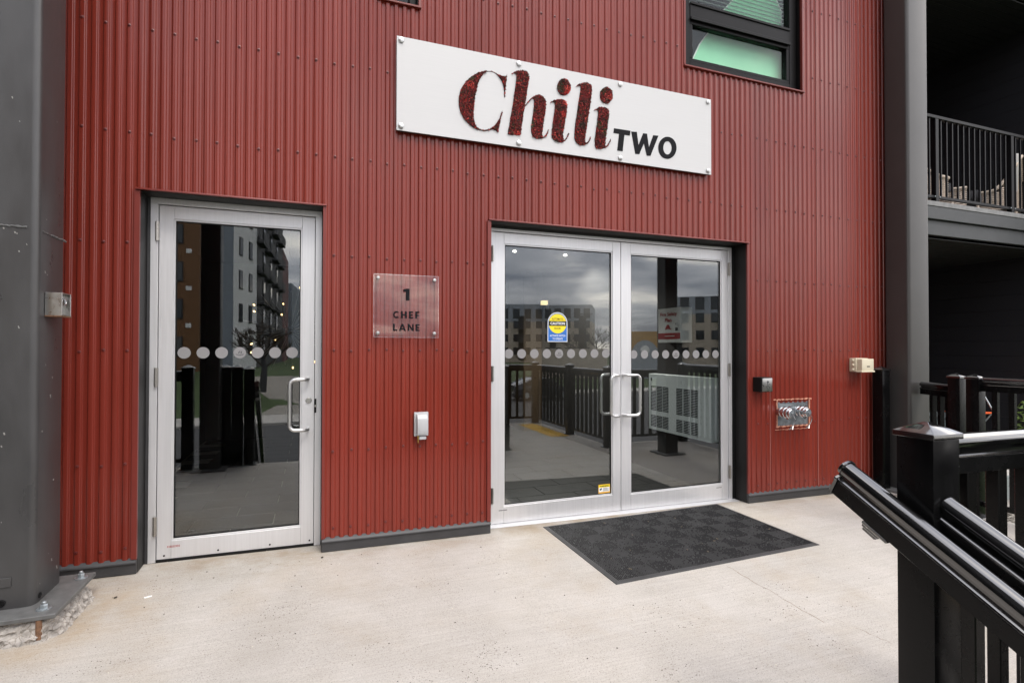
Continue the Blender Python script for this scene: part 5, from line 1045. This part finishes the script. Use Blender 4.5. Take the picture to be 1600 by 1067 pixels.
# things on the lower patio
ORG = M('orange_fabric', (0.75, 0.12, 0.03), 0.7)
FC = thing('folding_chair', 'folding chair with orange fabric back on the lower patio behind the railing', 'folding chair', (8.75, 1.0, -0.165))
for x in (8.52, 8.98):
    MB().tube([(x, 1.25, -0.16), (x, 0.85, 0.42), (x, 1.10, 0.92)], 0.012, 8).build('frame', GALV, FC); MB().tube([(x, 0.80, -0.16), (x, 1.22, 0.40)], 0.012, 8).build('leg', GALV, FC)
m = MB(); m.hexa([(8.535, 1.0, .64), (8.965, 1.0, .64), (8.965, 1.02, .64), (8.535, 1.02, .64), (8.535, 1.07, .88), (8.965, 1.07, .88), (8.965, 1.09, .88), (8.535, 1.09, .88)]); m.build('backrest', ORG, FC, 0.004)
MB().box(8.535, 8.965, 0.84, 1.22, 0.395, 0.415).build('seat', ORG, FC, 0.004)
SB = thing('storage_bin', 'pale blue storage bin on the lower patio behind the railing', 'bin', (8.15, 1.0, -0.165))
m = MB(); m.hexa([(7.9, .8, -.164), (8.4, .8, -.164), (8.4, 1.2, -.164), (7.9, 1.2, -.164), (7.86, .77, .36), (8.44, .77, .36), (8.44, 1.23, .36), (7.86, 1.23, .36)]); m.build('bin_body', M('pale_blue_plastic', (0.30, 0.40, 0.44), 0.5), SB, 0.01)
MB().box(7.84, 8.46, .75, 1.25, .361, .40).build('bin_lid', M('grey_plastic', (0.12, 0.14, 0.15), 0.5), SB, 0.01)
TR = thing('toy_wheel', 'round cream coloured toy wheel leaning on the storage bin', 'toy', (8.1, 0.72, -0.165))
m = MB(); m.lathe([(0.05, 0), (0.10, 0.0), (0.105, 0.02), (0.10, 0.04), (0.05, 0.04)], (8.02, 0.70, 0.52), (0, -1, 0.2), 20); m.build('wheel', M('cream_plastic', (0.7, 0.6, 0.35), 0.5), TR)
m = MB(); m.tube([(8.02, 0.70, 0.52), (8.02, 0.735, 0.1), (8.02, 0.74, -0.163)], 0.012, 8); m.build('handle', GASKET, TR)
PP = thing('potted_plant', 'small green plant in a dark pot on the lower patio', 'plant', (9.3, 0.6, -0.165))
MB().lathe([(0.10, 0), (0.14, 0.24), (0.15, 0.25), (0.13, 0.25)], (9.3, .6, -.164), (0, 0, 1), 16).build('pot', GASKET, PP)
m = MB()
for _ in range(90):
    a, r_, h = rnd.random() * 6.28, rnd.random() * .2, rnd.random() * .45; c = Vector((9.3 + r_ * math.cos(a), .6 + r_ * math.sin(a), .12 + h)); u = Vector((rnd.gauss(0, 1), rnd.gauss(0, 1), rnd.gauss(0, .6))).normalized(); v_ = u.orthogonal().normalized()
    m.add([c - u * .05, c + v_ * .015, c + u * .05, c - v_ * .015], [(0, 1, 2), (0, 2, 3)])
stuff(m.build('leaves', M('olive_leaf', (0.10, 0.16, 0.03), 0.6), PP, smooth=0, recalc=False))
# gravel strip beside the patio
struct(MB().box(5.44, 9.6, -0.9, -0.015, -0.7, -0.548).build('gravel_bed', GRAVM, None, 0))
mb = MB()
for _ in range(2600):
    x, y = rnd.uniform(5.95, 9.5), rnd.uniform(-0.88, -0.02); s_ = rnd.uniform(.006, .016)
    mb.obox((x, y, -0.546 + s_ * .3), [(rnd.gauss(0, 1), rnd.gauss(0, 1), .3), (rnd.gauss(0, 1), rnd.gauss(0, 1), .1), (0, 0, 1)], (s_, s_ * .8, s_ * .6))
o = stuff(mb.build('gravel', GRAVM, smooth=0)); o['label'] = 'grey gravel in the bed below the patio skirt'; o['category'] = 'gravel'

# ------------------------------------------------------------------ the surroundings mirrored in the doors
BRN = M('ochre_cladding', (0.17, 0.078, 0.028), 0.6, var=0.15, vscale=2, vstretch=(1, 1, 12)); WHB = M('white_stucco', (0.76, 0.76, 0.76), 0.8, var=0.05); DKB = M('charcoal_cladding', (0.03, 0.03, 0.032), 0.6, var=0.2)
REDB = M('dark_red_cladding', (0.10, 0.018, 0.016), 0.6, var=0.1); GRB = M('blue_grey_cladding', (0.22, 0.25, 0.29), 0.7); BEB = M('beige_stone', (0.44, 0.38, 0.32), 0.85, var=0.15); MANS = M('grey_mansard', (0.30, 0.33, 0.38), 0.7); GOLD = M('gold_stucco', (0.40, 0.22, 0.05), 0.7)
WGL = M('dark_window_glass', (0.02, 0.025, 0.03), 0.08, 0, 0.8)
WF = MB().box(-0.5, 0.5, -0.04, 0.04, 0, 1).mesh('window', DKB, 0); WPN = MB().box(-0.43, 0.43, -0.06, -0.041, 0.06, 0.94).mesh('pane', WGL, 0)
def facade(T, p0, p1, z0, z1, mat, dep, nm='wall'):
    p0, p1 = Vector((*p0, 0)), Vector((*p1, 0)); d = (p1 - p0).normalized(); n = Vector((d.y, -d.x, 0)); 
    if n.dot(-p0) < 0: n = -n
    b = -n * dep; m = MB(); m.hexa([(*(q.xy), z) for z in (z0, z1) for q in (p0, p1, p1 + b, p0 + b)]); m.build(nm, mat, T, 0)
    return p0, p1, d, n
def windows(T, F, cols, rows, wd, ht):
    p0, p1, d, n = F; rz = math.atan2(d.y, d.x)
    if Vector((math.sin(rz), -math.cos(rz), 0)).dot(n) < 0: rz += math.pi
    for c in cols:
        for z in rows:
            q = p0 + d * c + n * 0.03
            o = link('window', WF, T, (q.x, q.y, z)); o.rotation_euler = (0, 0, rz); o.scale = (wd, 1, ht)
            k = bpy.data.objects.new('pane', WPN); C.objects.link(k); k.parent = o
def balconies(T, F, cols, rows, wd):
    p0, p1, d, n = F
    for c in cols:
        for z in rows:
            q = p0 + d * c; m = MB(); m.obox((q.x + n.x * .3, q.y + n.y * .3, z), [d, n, (0, 0, 1)], (wd / 2, 0.3, 0.08)); m.obox((q.x + n.x * .6, q.y + n.y * .6, z + .6), [d, n, (0, 0, 1)], (wd / 2, 0.03, 0.45)); m.build('balcony', DKB, T, 0)
fl = [-0.3 + 3.0 * i for i in range(8)]
AB = thing('apartment_block', 'long many coloured apartment block across the lawn, mirrored in the single door', 'building', (-8, -46, -1))
F = facade(AB, (-24, -44.0), (-8.75, -45.0), -1.5, 24, BRN, 14); windows(AB, F, (5.0, 9.5, 13.6), [z + .9 for z in fl], 1.2, 1.6)
lm = MB().box(-.2, .2, -.1, 0, 0, .35).mesh('wall_vent', WHB, 0)
for z in fl: link('wall_vent', lm, AB, (-9.45, -44.92, z + 3.2))
facade(AB, (-8.7, -49.0), (-7.4, -49.3), -1.5, 24, DKB, 10, 'recess_wall')
facade(AB, (-7.38, -47.3), (-6.62, -48.0), -1.5, 24, GRB, 8, 'corner_wall')
F = facade(AB, (-6.6, -48.0), (-5.27, -53.6), -1.5, 24, WHB, 10); windows(AB, F, (1.6, 4.0), [z + .9 for z in fl], 0.8, 1.7)
F = facade(AB, (-5.25, -53.7), (-4.06, -75.7), -1.5, 22, DKB, 12, 'dark_wall'); balconies(AB, F, (1.5, 7, 12.5, 18), fl[1:], 3.0); windows(AB, F, (4.3, 9.8, 15.3), [z + .6 for z in fl], 1.4, 2.1)
facade(AB, (-4.04, -75.8), (-3.85, -88), -1.5, 15, REDB, 14, 'red_wall'); facade(AB, (-3.6, -96), (-2.6, -110), -1.5, 12.5, GRB, 14, 'end_wall')
def block(label, p0, p1, zt, ncol, arched):
    T = thing('apartment_block', label, 'building', (p0[0], p0[1], -2.1)); Lh = math.dist(p0, p1); rows = [-1.2, 1.9, 5.0]
    F = facade(T, p0, p1, -2.3, 7.4, BEB, 14); F2 = facade(T, (p0[0], p0[1]), (p1[0], p1[1]), 7.42, zt, MANS, 14.2, 'mansard')
    cs = [Lh * (i + .5) / ncol for i in range(ncol)]
    windows(T, F, cs, [z + .9 for z in rows], 1.4, 1.7); windows(T, F2, cs, [8.2], 1.5, 2.3)
    p, _, d, n = F
    for i in range(0, ncol, 3):
        q = p + d * (cs[i] + Lh / ncol * .5); m = MB(); m.obox((q.x + n.x * .06, q.y + n.y * .06, 3.6), [d, n, (0, 0, 1)], (Lh / ncol * .32, .05, 5.2)); m.build('balcony_bay', DKB, T, 0)
        m = MB()
        for z in (-0.2, 2.9, 6.0): m.obox((q.x + n.x * .8, q.y + n.y * .8, z), [d, n, (0, 0, 1)], (Lh / ncol * .32, .7, .5))
        m.build('balcony', DKB, T, 0)
block('four storey beige apartment block with grey mansard, farther left across the street', (36, -116), (51, -110.5), 11.6, 6, True)
block('four storey beige apartment block with grey mansard, middle one across the street', (50.5, -110), (60, -104), 11.3, 5, True)
block('four storey beige apartment block with grey mansard, right one across the street', (60, -77.5), (74, -66), 10.6, 7, True)
CHH = thing('clubhouse', 'low clubhouse with gold arched gable across the street', 'building', (36, -50, -2.1))
F = facade(CHH, (33.9, -48.2), (37.0, -46.5), -2.3, 3.2, GOLD, 8); p, _, d, n = F
q = p + d * 1.75 + n * 0.05; m = MB(); m.prism([(-1.6, -2.2)] + [(1.6 * math.cos(math.pi - math.pi * i / 16), 0.2 + 2.0 * math.sin(math.pi * i / 16)) for i in range(17)] + [(1.6, -2.2)], lambda a, b, dd: (q.x + d.x * a + n.x * dd, q.y + d.y * a + n.y * dd, b), 0, 0.05); m.build('arch_window', MANS, CHH, smooth=0)
q = q + n * .06; m = MB(); m.lathe([(0.5, 0), (0.5, 0.05)], (q.x, q.y, 1.1), n, 20); m.build('round_emblem', WHB, CHH, smooth=0)
facade(CHH, (24, -52.4), (31.7, -49.3), -2.3, 1.2, BEB, 8, 'side_wing')
# road, kerb, pavement
struct(MB().box(-60, 6, -21.5, -10.5, -2.6, -2.120).build('driveway', ASPH, None, 0)); struct(MB().box(6.001, 220, -31.0, -10.5, -2.6, -2.118).build('road', ASPH, None, 0)); struct(MB().box(-60, 5.99, -24.4, -21.51, -2.6, -1.99).build('pavement', SIDEW, None, 0.02)); struct(MB().box(6.01, 220, -33.4, -31.01, -2.6, -1.99).build('pavement', SIDEW, None, 0.02))
m = MB(); P = [(-1.6, -24.6, 1.2), (-0.6, -29, 1.3), (-1.9, -34, 1.5), (-3.2, -40, 1.7)]
m.add([(x + s_ * w_, y, tz(x, y) + 0.03) for x, y, w_ in P for s_ in (-1, 1)], [(2 * i, 2 * i + 1, 2 * i + 3, 2 * i + 2) for i in range(3)]); struct(m.build('gravel_path', GRAVM, None, 0, recalc=False))
# parked car
CARP = M('dark_blue_car_paint', (0.02, 0.025, 0.04), 0.25, 0.3, coat=1.0); TYRE = M('tyre', (0.012, 0.012, 0.012), 0.8)
CR_ = thing('parked_car', 'dark blue hatchback parked along the street beyond the lawn', 'car', (14.2, -28.6, -2.05))
bz = -2.117; body = [(-2.1, .28), (-2.12, .62), (-1.95, .80), (-1.15, .93), (-.45, 1.42), (.75, 1.47), (1.65, 1.12), (2.05, 1.0), (2.1, .5), (2.05, .28)]
m = MB(); m.prism(body, lambda a, b, d: (14.2 - a, -28.6 + d, bz + b), -.86, .86); m.build('body', CARP, CR_, 0.06, seg=2)
m = MB()
for yy in (-.875, .862): m.prism([(-1.0, .95), (-.40, 1.35), (.70, 1.40), (1.45, 1.10), (1.3, .97)], lambda a, b, d: (14.2 - a, -28.6 + yy + d, bz + b), 0, .013)
m.build('side_window', WGL, CR_, smooth=0)
for a in (-1.3, 1.28):
    for yy in (-.80, .80):
        m = MB(); m.lathe([(.20, -.10), (.33, -.10), (.34, -.06), (.34, .06), (.33, .10), (.20, .10)], (14.2 - a, -28.6 + yy, bz + .34), (0, 1, 0), 20); wh = m.build('wheel', TYRE, CR_); MB().lathe([(.03, -.105), (.2, -.101), (.2, .101), (.03, .105)], (14.2 - a, -28.6 + yy, bz + .34), (0, 1, 0), 14).build('rim', GALV, wh)
m = MB()
for yy in (-.62, .62): m.box(14.2 + 2.03, 14.2 + 2.115, -28.6 + yy - .2, -28.6 + yy + .2, bz + .60, bz + .72)
m.build('headlight', WHT, CR_, 0.01)
LP = thing('street_lamp', 'tall dark street lamp with flat head beyond the street', 'street lamp', (40.4, -70.6, -2.1))
MB().tube([(40.4, -70.6, -2.1), (40.4, -70.6, 6.6)], [.16, .10], 10).build('pole', DKB, LP); MB().box(39.2, 41.6, -70.75, -70.45, 6.61, 6.75).build('lamp_head', DKB, LP, .02)
def bare_tree(label, x, y, z, h):
    T = thing('bare_tree', label, 'tree', (x, y, z)); m = MB(); m.tube([(x, y, z), (x + .1, y, z + h * .3), (x - .1, y, z + h * .55)], [.22, .17, .11], 8); m.build('trunk', DKB, T)
    m = MB()
    def br(p, d, l, r_, k):
        q = p + d * l; m.tube([p, p + d * l * .5 + Vector((rnd.gauss(0, .05), rnd.gauss(0, .05), 0)) * l, q], [r_, r_ * .8, r_ * .6], 5, cap=False)
        if k:
            for _ in range(4): br(p + d * l * rnd.uniform(.5, 1), (d + Vector((rnd.gauss(0, .5), rnd.gauss(0, .5), rnd.gauss(.15, .3)))).normalized(), l * .62, r_ * .6, k - 1)
    for i in range(8): br(Vector((x, y, z + h * (.28 + .035 * i))), Vector((math.cos(i * 2.4), math.sin(i * 2.4), .9)).normalized(), h * .24, .06, 3)
    stuff(m.build('crown', M('bark_twigs', (.06, .045, .035), .9), T, smooth=0, recalc=False))
bare_tree('leafless street tree beside the far apartment blocks, the left one', 46.5, -78, -2.1, 8.5); bare_tree('leafless street tree beside the far apartment blocks, the right one', 33.0, -60, -2.1, 6.5)
def shrub(label, x, y, z, r_):
    T = thing('shrub', label, 'shrub', (x, y, z), 'shrubs on the lawn'); m = MB()
    for _ in range(420):
        d = Vector((rnd.gauss(0, 1), rnd.gauss(0, 1), abs(rnd.gauss(0, 1)))).normalized() * r_ * rnd.uniform(.4, 1.05); c = Vector((x, y, z)) + d; u = Vector((rnd.gauss(0, 1), rnd.gauss(0, 1), rnd.gauss(0, 1))).normalized(); v_ = u.orthogonal().normalized(); s_ = r_ * .12
        m.add([c - u * s_, c + v_ * s_ * .6, c + u * s_, c - v_ * s_ * .6], [(0, 1, 2), (0, 2, 3)])
    stuff(m.build('foliage', GRASSM, T, smooth=0, recalc=False))
shrub('round green shrub on the lawn beyond the parked car', 12.5, -36, -2.1, .8); shrub('larger round green shrub on the lawn right of its neighbour', 17, -37, -2.1, 1.0); shrub('round green shrub by the gravel path on the left lawn', -3.9, -29, -1.6, .8); bare_tree('leafless young tree beside the gravel path on the left lawn', -2.9, -31.5, -1.4, 5.0)
bpy.context.view_layer.update()
